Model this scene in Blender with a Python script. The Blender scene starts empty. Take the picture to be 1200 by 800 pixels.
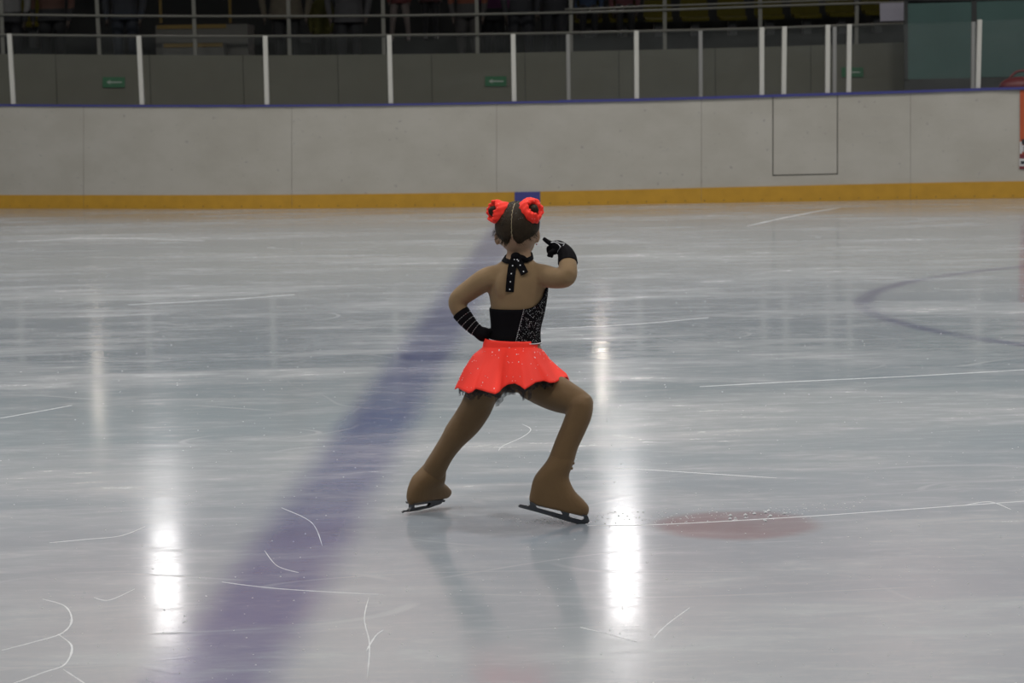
import bpy, bmesh, math, random
import numpy as np
from mathutils import Vector, Matrix, noise as mnoise

random.seed(7)
S = bpy.context.scene
COL = S.collection

# ------------------------------------------------------------------ camera
F = 2960.0                      # focal length in pixels of the 1200x800 frame
CAM_H = 1.42
PITCH = math.atan(300.0 / F)
ROLL = math.radians(1.0)
CAM_R = Matrix.Rotation(math.pi / 2 - PITCH, 3, 'X') @ Matrix.Rotation(-ROLL, 3, 'Z')
cam_data = bpy.data.cameras.new('camera')
cam_data.sensor_width = 36.0
cam_data.lens = F / 1200.0 * 36.0
cam_data.clip_end = 300
cam_data.dof.use_dof = True; cam_data.dof.focus_distance = 8.35; cam_data.dof.aperture_fstop = 9.0
cam = bpy.data.objects.new('camera', cam_data)
cam.matrix_world = Matrix.Translation((0, 0, CAM_H)) @ CAM_R.to_4x4()
COL.objects.link(cam)
S.camera = cam

def ray(px, py):
    return CAM_R @ Vector(((px - 600) / F, -(py - 400) / F, -1.0))
def ground(px, py, z=0.0):
    d = ray(px, py); t = (z - CAM_H) / d.z
    return Vector((d.x * t, d.y * t, z))
def at(px, py, Y):
    d = ray(px, py); t = Y / d.y
    return Vector((d.x * t, Y, CAM_H + d.z * t))

# ------------------------------------------------------------------ world and exposure
S.view_settings.view_transform = 'Standard'
S.view_settings.look = 'None'
S.view_settings.exposure = 0.0
S.view_settings.gamma = 1.0
S.view_settings.use_curve_mapping = False
W = bpy.data.worlds.new('arena_air'); S.world = W
W.use_nodes = True
W.node_tree.nodes['Background'].inputs[0].default_value = (0.80, 0.90, 1.0, 1)
W.node_tree.nodes['Background'].inputs[1].default_value = 0.16

LAMP_WATTS = 185.0              # each ceiling lamp over the ice
FLOOD_RADIANCE = 12.0          # the two floodlights over the far stand
WALL_FILL_WATTS = 44.0               # each added lamp brightening the far wall for the ice reflections
SPOT_RADIANCE = 60.0            # the two small lamps under the gallery

# ------------------------------------------------------------------ materials
MATS = {}
def nodes_of(name):
    m = bpy.data.materials.new(name); m.use_nodes = True
    nt = m.node_tree
    return m, nt, nt.nodes['Principled BSDF']
def mat(name, color, rough=0.7, var=0.12, scale=30.0, metallic=0.0, bump=0.0, bscale=200.0, sheen=0.0, spec=0.5, emit=None, coat=0.0):
    if name in MATS: return MATS[name]
    m, nt, b = nodes_of(name)
    tc = nt.nodes.new('ShaderNodeTexCoord')
    n = nt.nodes.new('ShaderNodeTexNoise'); n.inputs['Scale'].default_value = scale; n.inputs['Detail'].default_value = 4
    nt.links.new(tc.outputs['Object'], n.inputs['Vector'])
    mx = nt.nodes.new('ShaderNodeMix'); mx.data_type = 'RGBA'
    c = np.array(color[:3])
    mx.inputs[6].default_value = (*np.clip(c * (1 - var), 0, 1), 1)
    mx.inputs[7].default_value = (*np.clip(c * (1 + var), 0, 1), 1)
    nt.links.new(n.outputs['Fac'], mx.inputs[0])
    nt.links.new(mx.outputs[2], b.inputs['Base Color'])
    b.inputs['Roughness'].default_value = rough
    b.inputs['Metallic'].default_value = metallic
    b.inputs['Specular IOR Level'].default_value = spec
    b.inputs['Coat Weight'].default_value = coat
    if sheen: b.inputs['Sheen Weight'].default_value = sheen
    if emit:
        b.inputs['Emission Color'].default_value = (*emit[0], 1); b.inputs['Emission Strength'].default_value = emit[1]
    if bump:
        n2 = nt.nodes.new('ShaderNodeTexNoise'); n2.inputs['Scale'].default_value = bscale
        nt.links.new(tc.outputs['Object'], n2.inputs['Vector'])
        bp = nt.nodes.new('ShaderNodeBump'); bp.inputs['Strength'].default_value = bump; bp.inputs['Distance'].default_value = 0.003
        nt.links.new(n2.outputs['Fac'], bp.inputs['Height']); nt.links.new(bp.outputs['Normal'], b.inputs['Normal'])
    MATS[name] = m
    return m

def math_node(nt, op, a, b=None, clamp=False):
    n = nt.nodes.new('ShaderNodeMath'); n.operation = op; n.use_clamp = clamp
    for i, v in enumerate((a, b)):
        if v is None: continue
        if isinstance(v, (int, float)): n.inputs[i].default_value = v
        else: nt.links.new(v, n.inputs[i])
    return n.outputs[0]
def noise_node(nt, vec, scale, detail=3.0, rough=0.55, dist=0.0):
    n = nt.nodes.new('ShaderNodeTexNoise')
    n.inputs['Scale'].default_value = scale; n.inputs['Detail'].default_value = detail
    n.inputs['Roughness'].default_value = rough; n.inputs['Distortion'].default_value = dist
    nt.links.new(vec, n.inputs['Vector']); return n.outputs['Fac']
def mapping(nt, vec, loc=(0, 0, 0), rot=(0, 0, 0), scale=(1, 1, 1)):
    n = nt.nodes.new('ShaderNodeMapping')
    n.inputs['Location'].default_value = loc; n.inputs['Rotation'].default_value = rot; n.inputs['Scale'].default_value = scale
    nt.links.new(vec, n.inputs['Vector']); return n.outputs[0]
def ramp(nt, fac, lo, hi, a=0.0, b=1.0):
    n = nt.nodes.new('ShaderNodeMapRange'); n.interpolation_type = 'SMOOTHSTEP'
    nt.links.new(fac, n.inputs[0])
    for i, v in enumerate((lo, hi, a, b)): n.inputs[i + 1].default_value = v
    return n.outputs[0]
def mixc(nt, fac, a, b):
    n = nt.nodes.new('ShaderNodeMix'); n.data_type = 'RGBA'
    if isinstance(fac, (int, float)): n.inputs[0].default_value = fac
    else: nt.links.new(fac, n.inputs[0])
    for i, v in ((6, a), (7, b)):
        if isinstance(v, tuple): n.inputs[i].default_value = (*v, 1)
        else: nt.links.new(v, n.inputs[i])
    return n.outputs[2]

def ice_material(name, paint=None, strength=0.0, fade=None):
    """Scraped rink ice; 'paint' is a colour lying under it, 'fade' a UV-based soft edge."""
    m, nt, b = nodes_of(name)
    geo = nt.nodes.new('ShaderNodeNewGeometry'); p = geo.outputs['Position']
    big = noise_node(nt, mapping(nt, p, scale=(0.30, 0.75, 1)), 1.0, 4, 0.6, 0.4)
    mid = noise_node(nt, mapping(nt, p, (3, 7, 0), (0, 0, 0.12), (0.8, 2.6, 1)), 1.3, 6, 0.65, 0.5)
    fine = noise_node(nt, mapping(nt, p, (9, 1, 0), (0, 0, -0.1), (2.4, 6.5, 1)), 2.2, 7, 0.72)
    speck = noise_node(nt, mapping(nt, p, scale=(1, 1.3, 1)), 55.0, 2, 0.5)
    frost = math_node(nt, 'ADD', math_node(nt, 'MULTIPLY', ramp(nt, big, 0.38, 0.68), 0.40), math_node(nt, 'MULTIPLY', ramp(nt, mid, 0.44, 0.72), 0.40))
    frost = math_node(nt, 'ADD', frost, math_node(nt, 'MULTIPLY', ramp(nt, fine, 0.47, 0.72), 0.30))
    # blade lines: thin iso-lines of wide noises
    lines = None
    for k, (sx, sy, rot, wid, amt) in enumerate(((0.16, 0.25, 0.3, 0.0016, 0.55), (0.25, 0.5, -0.25, 0.0022, 0.45), (0.45, 0.45, 0.9, 0.0026, 0.35), (0.2, 0.7, 0.08, 0.002, 0.5))):
        f = noise_node(nt, mapping(nt, p, (k * 5.3, k * 2.1, k), (0, 0, rot), (sx, sy, 1)), 1.0, 1.5, 0.35)
        d = math_node(nt, 'ABSOLUTE', math_node(nt, 'SUBTRACT', math_node(nt, 'FRACT', math_node(nt, 'MULTIPLY', f, 4.0)), 0.5))
        l = math_node(nt, 'MULTIPLY', ramp(nt, d, wid, wid * 5, 1.0, 0.0), amt)
        brk = noise_node(nt, mapping(nt, p, (k, 4, 2)), 1.7, 2)
        l = math_node(nt, 'MULTIPLY', l, ramp(nt, brk, 0.45, 0.6))
        lines = l if lines is None else math_node(nt, 'MAXIMUM', lines, l)
    dots = math_node(nt, 'MULTIPLY', ramp(nt, speck, 0.70, 0.76), 0.6)
    marks = math_node(nt, 'MAXIMUM', lines, dots)
    frost = math_node(nt, 'MAXIMUM', frost, marks, True)
    tint = noise_node(nt, mapping(nt, p, (2, 3, 5), scale=(0.10, 0.16, 1)), 1.0, 2)
    clear = mixc(nt, ramp(nt, tint, 0.35, 0.65), ICE_A, ICE_B)
    col = mixc(nt, frost, clear, ICE_FROST)
    if paint:
        wear = math_node(nt, 'SUBTRACT', strength, math_node(nt, 'MULTIPLY', frost, strength * 0.55))
        uv = nt.nodes.new('ShaderNodeUVMap')
        sep = nt.nodes.new('ShaderNodeSeparateXYZ'); nt.links.new(uv.outputs[0], sep.inputs[0])
        wob = noise_node(nt, mapping(nt, p, scale=(1, 1.5, 1)), 6.0, 4, 0.6)
        e = math_node(nt, 'ADD', sep.outputs[0], math_node(nt, 'MULTIPLY', math_node(nt, 'SUBTRACT', wob, 0.5), fade[2]))
        worn = ramp(nt, noise_node(nt, mapping(nt, p, (7, 7, 7)), 2.5, 4, 0.6), 0.3, 0.6, fade[3], 1.0)
        wear = math_node(nt, 'MULTIPLY', math_node(nt, 'MULTIPLY', wear, ramp(nt, e, fade[0], fade[1], 1.0, 0.0)), worn)
        col = mixc(nt, wear, col, paint)
    nt.links.new(col, b.inputs['Base Color'])
    rg = math_node(nt, 'ADD', ramp(nt, frost, 0.0, 1.0, ICE_ROUGH[0], ICE_ROUGH[1]), math_node(nt, 'MULTIPLY', fine, 0.06))
    nt.links.new(rg, b.inputs['Roughness'])
    b.inputs['IOR'].default_value = 1.31
    b.inputs['Specular IOR Level'].default_value = ICE_SPEC
    bmp = noise_node(nt, mapping(nt, p, (1, 2, 3), (0, 0, 0.05), (5, 22, 1)), 1.6, 5, 0.6)
    h = math_node(nt, 'ADD', math_node(nt, 'MULTIPLY', bmp, 0.5), math_node(nt, 'MULTIPLY', marks, 1.2))
    bp = nt.nodes.new('ShaderNodeBump'); bp.inputs['Strength'].default_value = 0.3; bp.inputs['Distance'].default_value = 0.0008
    nt.links.new(h, bp.inputs['Height']); nt.links.new(bp.outputs['Normal'], b.inputs['Normal'])
    return m
ICE_A = (0.295, 0.320, 0.335); ICE_B = (0.265, 0.295, 0.330); ICE_FROST = (0.45, 0.46, 0.465)
ICE_ROUGH = (0.09, 0.26); ICE_SPEC = 0.5

# ------------------------------------------------------------------ mesh helpers
def mesh_obj(name, verts, faces, material=None, parent=None, smooth=False):
    me = bpy.data.meshes.new(name)
    me.from_pydata([tuple(v) for v in verts], [], [tuple(f) for f in faces]); me.validate(); me.update()
    if smooth: me.shade_smooth()
    o = bpy.data.objects.new(name, me); COL.objects.link(o)
    if material:
        me.materials.append(material)
    if parent: o.parent = parent
    return o
def empty(name, loc=(0, 0, 0)):
    o = bpy.data.objects.new(name, None); o.location = loc; o.empty_display_size = 0.1; COL.objects.link(o); return o
def tag(o, label, cat, group=None, kind=None):
    o['label'] = label; o['category'] = cat
    if group: o['group'] = group
    if kind: o['kind'] = kind
    return o
def under(child, parent):
    child.parent = parent
    child.matrix_parent_inverse = Matrix.Translation(-parent.location)
    return child
class MB:
    def __init__(s): s.v = []; s.f = []
    def add(s, v, f):
        k = len(s.v); s.v += [Vector(x) for x in v]; s.f += [tuple(i + k for i in q) for q in f]; return s
    def box(s, x0, x1, y0, y1, z0, z1):
        v = [(x, y, z) for z in (z0, z1) for y in (y0, y1) for x in (x0, x1)]
        return s.add(v, [(0, 2, 3, 1), (4, 5, 7, 6), (0, 1, 5, 4), (2, 6, 7, 3), (0, 4, 6, 2), (1, 3, 7, 5)])
    def hexa(s, q0, q1):
        """q0, q1: matching quads (lists of 4 points)"""
        return s.add(list(q0) + list(q1), [(0, 1, 2, 3), (7, 6, 5, 4), (0, 4, 5, 1), (1, 5, 6, 2), (2, 6, 7, 3), (3, 7, 4, 0)])
    def loft(s, rings, cap=True, closed=False):
        n = len(rings[0]); k0 = len(s.v)
        v = [p for r in rings for p in r]; f = []
        m = len(rings)
        for i in range(m if closed else m - 1):
            a = i * n; b2 = ((i + 1) % m) * n
            for j in range(n):
                f.append((a + j, a + (j + 1) % n, b2 + (j + 1) % n, b2 + j))
        if cap and not closed:
            f.append(tuple(range(n - 1, -1, -1))); f.append(tuple((m - 1) * n + j for j in range(n)))
        return s.add(v, f)
    def tube(s, pts, radii, n=12, cap=True, sub=4, flat=1.0):
        pts = [Vector(p) for p in pts]
        if sub > 1 and len(pts) > 2:
            P2, R2 = [], []
            for i in range(len(pts) - 1):
                p0 = pts[max(i - 1, 0)]; p1 = pts[i]; p2 = pts[i + 1]; p3 = pts[min(i + 2, len(pts) - 1)]
                for k in range(sub):
                    t = k / sub
                    P2.append(0.5 * ((2 * p1) + (p2 - p0) * t + (2 * p0 - 5 * p1 + 4 * p2 - p3) * t * t + (3 * p1 - p0 - 3 * p2 + p3) * t ** 3))
                    R2.append(radii[i] + (radii[i + 1] - radii[i]) * t)
            P2.append(pts[-1]); R2.append(radii[-1]); pts, radii = P2, R2
        rings = []; ref = None
        for i, p in enumerate(pts):
            t = (pts[min(i + 1, len(pts) - 1)] - pts[max(i - 1, 0)]).normalized()
            if ref is None: ref = Vector((0, 1, 0)) if abs(t.y) < 0.8 else Vector((1, 0, 0))
            ref = (ref - t * ref.dot(t)).normalized(); w = t.cross(ref)
            rings.append([p + radii[i] * (math.cos(a) * ref * flat + math.sin(a) * w) for a in (2 * math.pi * j / n for j in range(n))])
        s.loft(rings, cap); return s
    def ball(s, c, r, nu=14, nv=9, M=None):
        c = Vector(c); r = Vector(r) if hasattr(r, '__len__') else Vector((r, r, r))
        v = []; f = []
        for i in range(nv + 1):
            ph = math.pi * i / nv
            for j in range(nu):
                th = 2 * math.pi * j / nu
                d = Vector((r.x * math.sin(ph) * math.cos(th), r.y * math.sin(ph) * math.sin(th), r.z * math.cos(ph)))
                v.append(c + (M @ d if M else d))
        for i in range(nv):
            for j in range(nu):
                f.append((i * nu + j, (i + 1) * nu + j, (i + 1) * nu + (j + 1) % nu, i * nu + (j + 1) % nu))
        return s.add(v, f)
    def octa(s, c, r, h=None, nrm=None):
        c = Vector(c); h = h or r
        z = Vector(nrm).normalized() if nrm is not None else Vector((0, 0, 1))
        x = z.orthogonal().normalized(); y = z.cross(x)
        v = [c + x * r, c + y * r, c - x * r, c - y * r, c + z * h, c - z * h]
        return s.add(v, [(0, 1, 4), (1, 2, 4), (2, 3, 4), (3, 0, 4), (1, 0, 5), (2, 1, 5), (3, 2, 5), (0, 3, 5)])
    def build(s, name, material, parent=None, smooth=False, bevel=0.0, weld=False):
        me = bpy.data.meshes.new(name)
        me.from_pydata([tuple(v) for v in s.v], [], s.f); me.validate(); me.update()
        bm = bmesh.new(); bm.from_mesh(me)
        if weld: bmesh.ops.remove_doubles(bm, verts=bm.verts, dist=1e-5)
        bmesh.ops.recalc_face_normals(bm, faces=bm.faces)
        if bevel: bmesh.ops.bevel(bm, geom=list(bm.edges), offset=bevel, segments=1, affect='EDGES')
        bm.to_mesh(me); bm.free()
        if smooth: me.shade_smooth()
        if material: me.materials.append(material)
        o = bpy.data.objects.new(name, me); COL.objects.link(o)
        if parent: under(o, parent)
        return o
def remesh(o, voxel, smooth_iter=6, factor=0.5):
    md = o.modifiers.new('r', 'REMESH'); md.mode = 'VOXEL'; md.voxel_size = voxel
    sm = o.modifiers.new('s', 'SMOOTH'); sm.factor = factor; sm.iterations = smooth_iter
    dg = bpy.context.evaluated_depsgraph_get(); dg.update()
    me = bpy.data.meshes.new_from_object(o.evaluated_get(dg))
    mats = [m for m in o.data.materials]
    o.modifiers.clear(); o.data = me
    if not me.materials:
        for m in mats: me.materials.append(m)
    me.shade_smooth()
    return o
def lerp_tab(tab, x):
    xs = [t[0] for t in tab]; ys = [t[1] for t in tab]
    return float(np.interp(x, xs, ys)) if len(tab) < 3 else smooth_tab(tab, x)
def smooth_tab(tab, x):
    xs = [t[0] for t in tab]; ys = [t[1] for t in tab]
    if x <= xs[0] : return ys[0] + (x - xs[0]) * (ys[1] - ys[0]) / (xs[1] - xs[0])
    if x >= xs[-1]: return ys[-1] + (x - xs[-1]) * (ys[-1] - ys[-2]) / (xs[-1] - xs[-2])
    i = max(k for k in range(len(xs) - 1) if xs[k] <= x)
    t = (x - xs[i]) / (xs[i + 1] - xs[i])
    p0 = ys[max(i - 1, 0)]; p1 = ys[i]; p2 = ys[i + 1]; p3 = ys[min(i + 2, len(ys) - 1)]
    return 0.5 * (2 * p1 + (p2 - p0) * t + (2 * p0 - 5 * p1 + 4 * p2 - p3) * t * t + (3 * p1 - p0 - 3 * p2 + p3) * t ** 3)

# ------------------------------------------------------------------ ICE
mb = MB(); mb.add([(-22, -1.2, 0), (22, -1.2, 0), (22, 33.0, 0), (-22, 33.0, 0)], [(0, 1, 2, 3)])
ice = mb.build('floor', ice_material('ice'))
ice['kind'] = 'structure'; ice['label'] = 'scratched grey white rink ice with painted lines'

def strip_uv(o, fn):
    me = o.data; uvl = me.uv_layers.new(name='UVMap')
    for lp in me.loops:
        uvl.data[lp.index].uv = fn(me.vertices[lp.vertex_index].co)
# blue line across the ice, from the blue block on the far kick strip
b0 = ground(609, 241.5); b1 = ground(246, 800)
dirb = (b1 - b0).normalized(); perp = Vector((-dirb.y, dirb.x, 0))
HW = 0.25
a0 = b0 + dirb * 0.15; a1 = b0 + dirb * (b0.y + 1.1)
verts = []; faces = []
N = 40
for i in range(N + 1):
    c = a0.lerp(a1, i / N)
    for sgn in (-1, 0, 1): verts.append(c + perp * sgn * HW + Vector((0, 0, 0.00012)))
for i in range(N):
    for j in (0, 1): faces.append((i * 3 + j, i * 3 + j + 1, i * 3 + j + 4, i * 3 + j + 3))
ice_blue = ice_material('ice_over_blue_paint', (0.075, 0.080, 0.19), 0.88, (0.25, 0.95, 0.20, 0.85))
o = mesh_obj('blue_line', verts, faces, ice_blue, ice)
strip_uv(o, lambda co: (abs((co - b0).dot(perp)) / HW, 0))
o['label'] = 'wide blue line painted under the ice'
# red face-off spot
fc = ground(863, 615); FR = 0.30
ring = [fc + Vector((math.cos(a) * FR * 1.15, math.sin(a) * FR * 1.15, 0.00014)) for a in (2 * math.pi * k / 48 for k in range(48))]
ice_red = ice_material('ice_over_red_paint', (0.20, 0.085, 0.085), 0.62, (0.70, 1.02, 0.16, 0.7))
o = mesh_obj('face_off_spot', [fc + Vector((0, 0, 0.00014))] + ring, [(0, k + 1, (k + 1) % 48 + 1) for k in range(48)], ice_red, ice)
strip_uv(o, lambda co: ((Vector((co.x, co.y, 0)) - fc).length / FR, 0))
o['label'] = 'dull red face-off spot under the ice'
# centre circle, leaving the frame on the right
cl = ground(1032, 372); CR = 4.5; cc = cl + Vector((CR, 0.4, 0)); CW = 0.12
verts = []; faces = []
NN = 120
for k in range(NN):
    a = 2 * math.pi * k / NN
    for rr in (CR - CW, CR, CR + CW): verts.append(cc + Vector((math.cos(a) * rr, math.sin(a) * rr, 0.00012)))
for k in range(NN):
    for j in (0, 1):
        q = (k + 1) % NN
        faces.append((k * 3 + j, k * 3 + j + 1, q * 3 + j + 1, q * 3 + j))
ice_circ = ice_material('ice_over_circle_paint', (0.09, 0.085, 0.17), 0.70, (0.0, 0.95, 0.45, 0.40))
o = mesh_obj('centre_circle', verts, faces, ice_circ, ice)
strip_uv(o, lambda co: (abs((Vector((co.x, co.y, 0)) - cc).length - CR) / CW, 0))
o['label'] = 'faded violet blue centre circle line under the ice'

# distinct blade marks: thin scraped ridges
snow = mat('scraped_snow', (0.56, 0.57, 0.58), 0.85, 0.1, 60)
def skate_mark(pts, width, z=0.0014):
    width *= 0.45
    g = [ground(*p) for p in pts]
    mbx = MB(); P = []
    for i in range(len(g) - 1):
        p0 = g[max(i - 1, 0)]; p1 = g[i]; p2 = g[i + 1]; p3 = g[min(i + 2, len(g) - 1)]
        for k in range(10):
            t = k / 10
            P.append(0.5 * ((2 * p1) + (p2 - p0) * t + (2 * p0 - 5 * p1 + 4 * p2 - p3) * t * t + (3 * p1 - p0 - 3 * p2 + p3) * t ** 3))
    P.append(g[-1])
    rings = []
    for i, p in enumerate(P):
        t = (P[min(i + 1, len(P) - 1)] - P[max(i - 1, 0)]).normalized(); q = Vector((-t.y, t.x, 0))
        e = min(1, 6 * i / len(P), 6 * (len(P) - 1 - i) / len(P))
        w = width * (0.25 + 0.75 * e) * (0.55 + 0.9 * mnoise.noise(p * 17.0) ** 2 + 0.35 * random.random())
        rings.append([p - q * w + Vector((0, 0, 0.0002)), p + Vector((0, 0, z)), p + q * w + Vector((0, 0, 0.0002))])
    v = [x for r in rings for x in r]; f = []
    for i in range(len(rings) - 1):
        for j in (0, 1): f.append((i * 3 + j, i * 3 + j + 1, i * 3 + j + 4, i * 3 + j + 3))
    mbx.add(v, f); return mbx.build('skate_mark', snow, ice, smooth=True)
MARKS = [
    ([(688, 616), (760, 615), (860, 610), (960, 604), (1060, 597), (1130, 592), (1205, 587)], 0.012),
    ([(820, 453), (930, 447), (1060, 441), (1205, 433)], 0.022),
    ([(875, 265), (915, 256), (950, 249), (985, 243)], 0.05),
    ([(50, 702), (76, 710), (84, 727), (72, 742), (40, 752), (2, 762)], 0.007),
    ([(68, 743), (84, 757), (76, 778), (50, 788), (15, 801)], 0.007),
    ([(74, 784), (100, 801)], 0.006),
    ([(432, 700), (427, 725), (433, 755), (430, 797)], 0.004),
    ([(429, 763), (440, 745), (449, 738)], 0.006),
    ([(58, 636), (100, 632), (140, 628), (170, 617)], 0.007),
    ([(680, 735), (710, 742), (745, 752)], 0.006),
    ([(764, 750), (780, 733), (808, 712)], 0.006),
    ([(612, 497), (622, 503), (612, 512), (590, 522), (584, 528)], 0.006),
    ([(0, 490), (40, 483), (84, 475)], 0.009),
    ([(110, 700), (128, 703), (158, 690)], 0.006),
    ([(330, 595), (365, 612), (378, 640)], 0.0035),
    ([(310, 645), (325, 663), (350, 671)], 0.0035),
    ([(260, 682), (330, 690), (450, 697)], 0.004),
    ([(1130, 592), (1160, 588), (1185, 597)], 0.006),
    ([(20, 283), (120, 279), (240, 282)], 0.05),
    ([(640, 385), (740, 380), (830, 372)], 0.025),
    ([(150, 357), (250, 352), (345, 345)], 0.03),
    ([(720, 548), (800, 553), (910, 560)], 0.010),
]
for pts, w in MARKS: skate_mark(pts, w)
# loose ice chips, countless
mb = MB(); rnd = random.Random(3)
for k in range(900):
    px, py = rnd.uniform(-20, 1220), 250 + 560 * rnd.random() ** 0.8
    g = ground(px, py); r = rnd.uniform(0.0009, 0.0030) * (1.0 + g.y * 0.04)
    mb.octa(g + Vector((0, 0, r * 0.25)), r, r * 0.5)
for k in range(150):                                      # scraped along the blade track and by the skates
    u = rnd.random()
    g = ground(690 + 330 * u + rnd.gauss(0, 6), 614 - 20 * u * u - 5 + rnd.gauss(0, 5)); r = rnd.uniform(0.0012, 0.0034)
    mb.octa(g + Vector((0, 0, r * 0.25)), r * 1.3, r * 0.7)
for k in range(90):
    g = ground(rnd.gauss(650, 26), 610 + rnd.gauss(0, 2.5)); r = rnd.uniform(0.0012, 0.0035)
    mb.octa(g + Vector((0, 0, r * 0.25)), r * 1.4, r * 0.6)
for k in range(14):
    g = ground(rnd.choice([858, 872, 884, 898, 905, 922]) + rnd.gauss(0, 4), 604 + rnd.gauss(0, 3)); r = rnd.uniform(0.004, 0.009)
    mb.octa(g + Vector((0, 0, r * 0.3)), r, r * 0.7)
chips = mb.build('ice_chips', snow, ice); chips['kind'] = 'stuff'

# ------------------------------------------------------------------ RINK BARRIER
KB = [(0, 244.3), (300, 244.8), (600, 242), (900, 236.8), (1200, 232.3)]      # kick strip foot
KT = [(0, 228.5), (300, 228.3), (600, 225), (900, 218.3), (1200, 212.3)]      # kick strip top
BT = [(0, 124), (150, 124.8), (300, 124.8), (450, 123.6), (600, 121), (750, 118), (900, 113.6), (1050, 109.2), (1200, 104.6)]
def boardY(px): return ground(px, smooth_tab(KB, px)).y
def bp(px, py, back=0.0): return at(px, py, boardY(px) + back)

white_board = mat('white_board', (0.52, 0.505, 0.475), 0.42, 0.05, 6, spec=0.35)
def scuffed_board():
    m, nt, b = nodes_of('scuffed_white_board')
    geo = nt.nodes.new('ShaderNodeNewGeometry'); p = geo.outputs['Position']
    n1 = noise_node(nt, mapping(nt, p, scale=(1, 1, 1.5)), 1.6, 5, 0.6)
    spots = noise_node(nt, mapping(nt, p, scale=(1, 1, 1.2)), 17.0, 2, 0.5)
    sm = noise_node(nt, mapping(nt, p, (4, 0, 2), (0, 0.4, 0), (1.2, 1, 9)), 2.2, 4, 0.6)
    c = mixc(nt, ramp(nt, n1, 0.3, 0.7), (0.385, 0.360, 0.312), (0.430, 0.405, 0.358))
    c = mixc(nt, math_node(nt, 'MULTIPLY', ramp(nt, sm, 0.62, 0.75), 0.30), c, (0.33, 0.32, 0.31))
    c = mixc(nt, math_node(nt, 'MULTIPLY', ramp(nt, spots, 0.70, 0.76), 0.55), c, (0.20, 0.19, 0.20))
    nt.links.new(c, b.inputs['Base Color']); b.inputs['Roughness'].default_value = 0.45; b.inputs['Specular IOR Level'].default_value = 0.3
    return m
board_m = scuffed_board()
yellow_m = mat('yellow_kick_strip', (0.46, 0.245, 0.020), 0.45, 0.18, 8, bump=0.2, bscale=30)
blue_m = mat('blue_plastic', (0.050, 0.052, 0.21), 0.4, 0.1)
post_m = mat('white_painted_post', (0.50, 0.485, 0.44), 0.4, 0.04)
seam_m = mat('seam_backing', (0.13, 0.125, 0.115), 0.8, 0.1)
def glass(name, color, alpha, rough=0.05):
    m, nt, b = nodes_of(name)
    tc = nt.nodes.new('ShaderNodeNewGeometry')
    s_ = noise_node(nt, mapping(nt, tc.outputs['Position'], scale=(1.2, 1, 2.5)), 2.0, 4, 0.6)
    b.inputs['Base Color'].default_value = (*color, 1); b.inputs['Roughness'].default_value = rough
    b.inputs['IOR'].default_value = 1.45
    nt.links.new(ramp(nt, s_, 0.3, 0.8, alpha * 0.6, alpha * 1.5), b.inputs['Alpha'])
    return m
glass_m = glass('smudged_barrier_glass', (0.20, 0.21, 0.20), 0.035)

barrier = empty('rink_barrier', bp(600, 242))
tag(barrier, 'white dasher boards with yellow kick strip, blue cap and glass behind the skater', 'barrier')
def slab(name, x0, x1, top, bot, mt, front=0.0, thick=0.05, n=6, parent=barrier, bevel=0.0):
    """A panel following the curve of the barrier, between two pixel columns."""
    m = MB(); q = []
    for i in range(n + 1):
        x = x0 + (x1 - x0) * i / n
        for (tab, bk) in ((bot, front), (top, front), (top, front + thick), (bot, front + thick)):
            y = tab if isinstance(tab, (int, float)) else (tab(x) if callable(tab) else smooth_tab(tab, x))
            q.append(bp(x, y, bk))
    f = []
    for i in range(n):
        for j in range(4): f.append((i * 4 + j, i * 4 + (j + 1) % 4, (i + 1) * 4 + (j + 1) % 4, (i + 1) * 4 + j))
    f += [(3, 2, 1, 0), (n * 4, n * 4 + 1, n * 4 + 2, n * 4 + 3)]
    m.add(q, f); return m.build(name, mt, parent, bevel=bevel)
slab('backing', -80, 1290, lambda x: smooth_tab(BT, x) + 0.5, lambda x: smooth_tab(KT, x), seam_m, 0.016, 0.05, 24)
SEAMS = [-80, 98, 342, 582, 822, 1067, 1290]
g_ = 0.16
for a_, c_ in zip(SEAMS[:-1], SEAMS[1:]):
    if a_ == 822:
        slab('board_panel', a_ + g_, 905.2, BT, KT, board_m, 0.0, 0.015)
        slab('board_panel', 982, c_ - g_, BT, KT, board_m, 0.0, 0.015)
        slab('board_panel', 905.2, 982, lambda x: 206.2 - (x - 905) * 0.022, KT, board_m, 0.0, 0.015)
        slab('gate_panel', 906.4, 980.8, BT, lambda x: 204.8 - (x - 905) * 0.022, board_m, 0.0, 0.015)
    else:
        slab('board_panel', a_ + g_, c_ - g_, BT, KT, board_m, 0.0, 0.015)
KS = [-80, 98, 342, 603, 633, 822, 1067, 1290]
for a_, c_ in zip(KS[:-1], KS[1:]):
    slab('kick_strip', a_ + 0.15, c_ - 0.15, KT, KB, blue_m if a_ == 603 else yellow_m, -0.018 if a_ != 603 else -0.020, 0.03)
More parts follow.
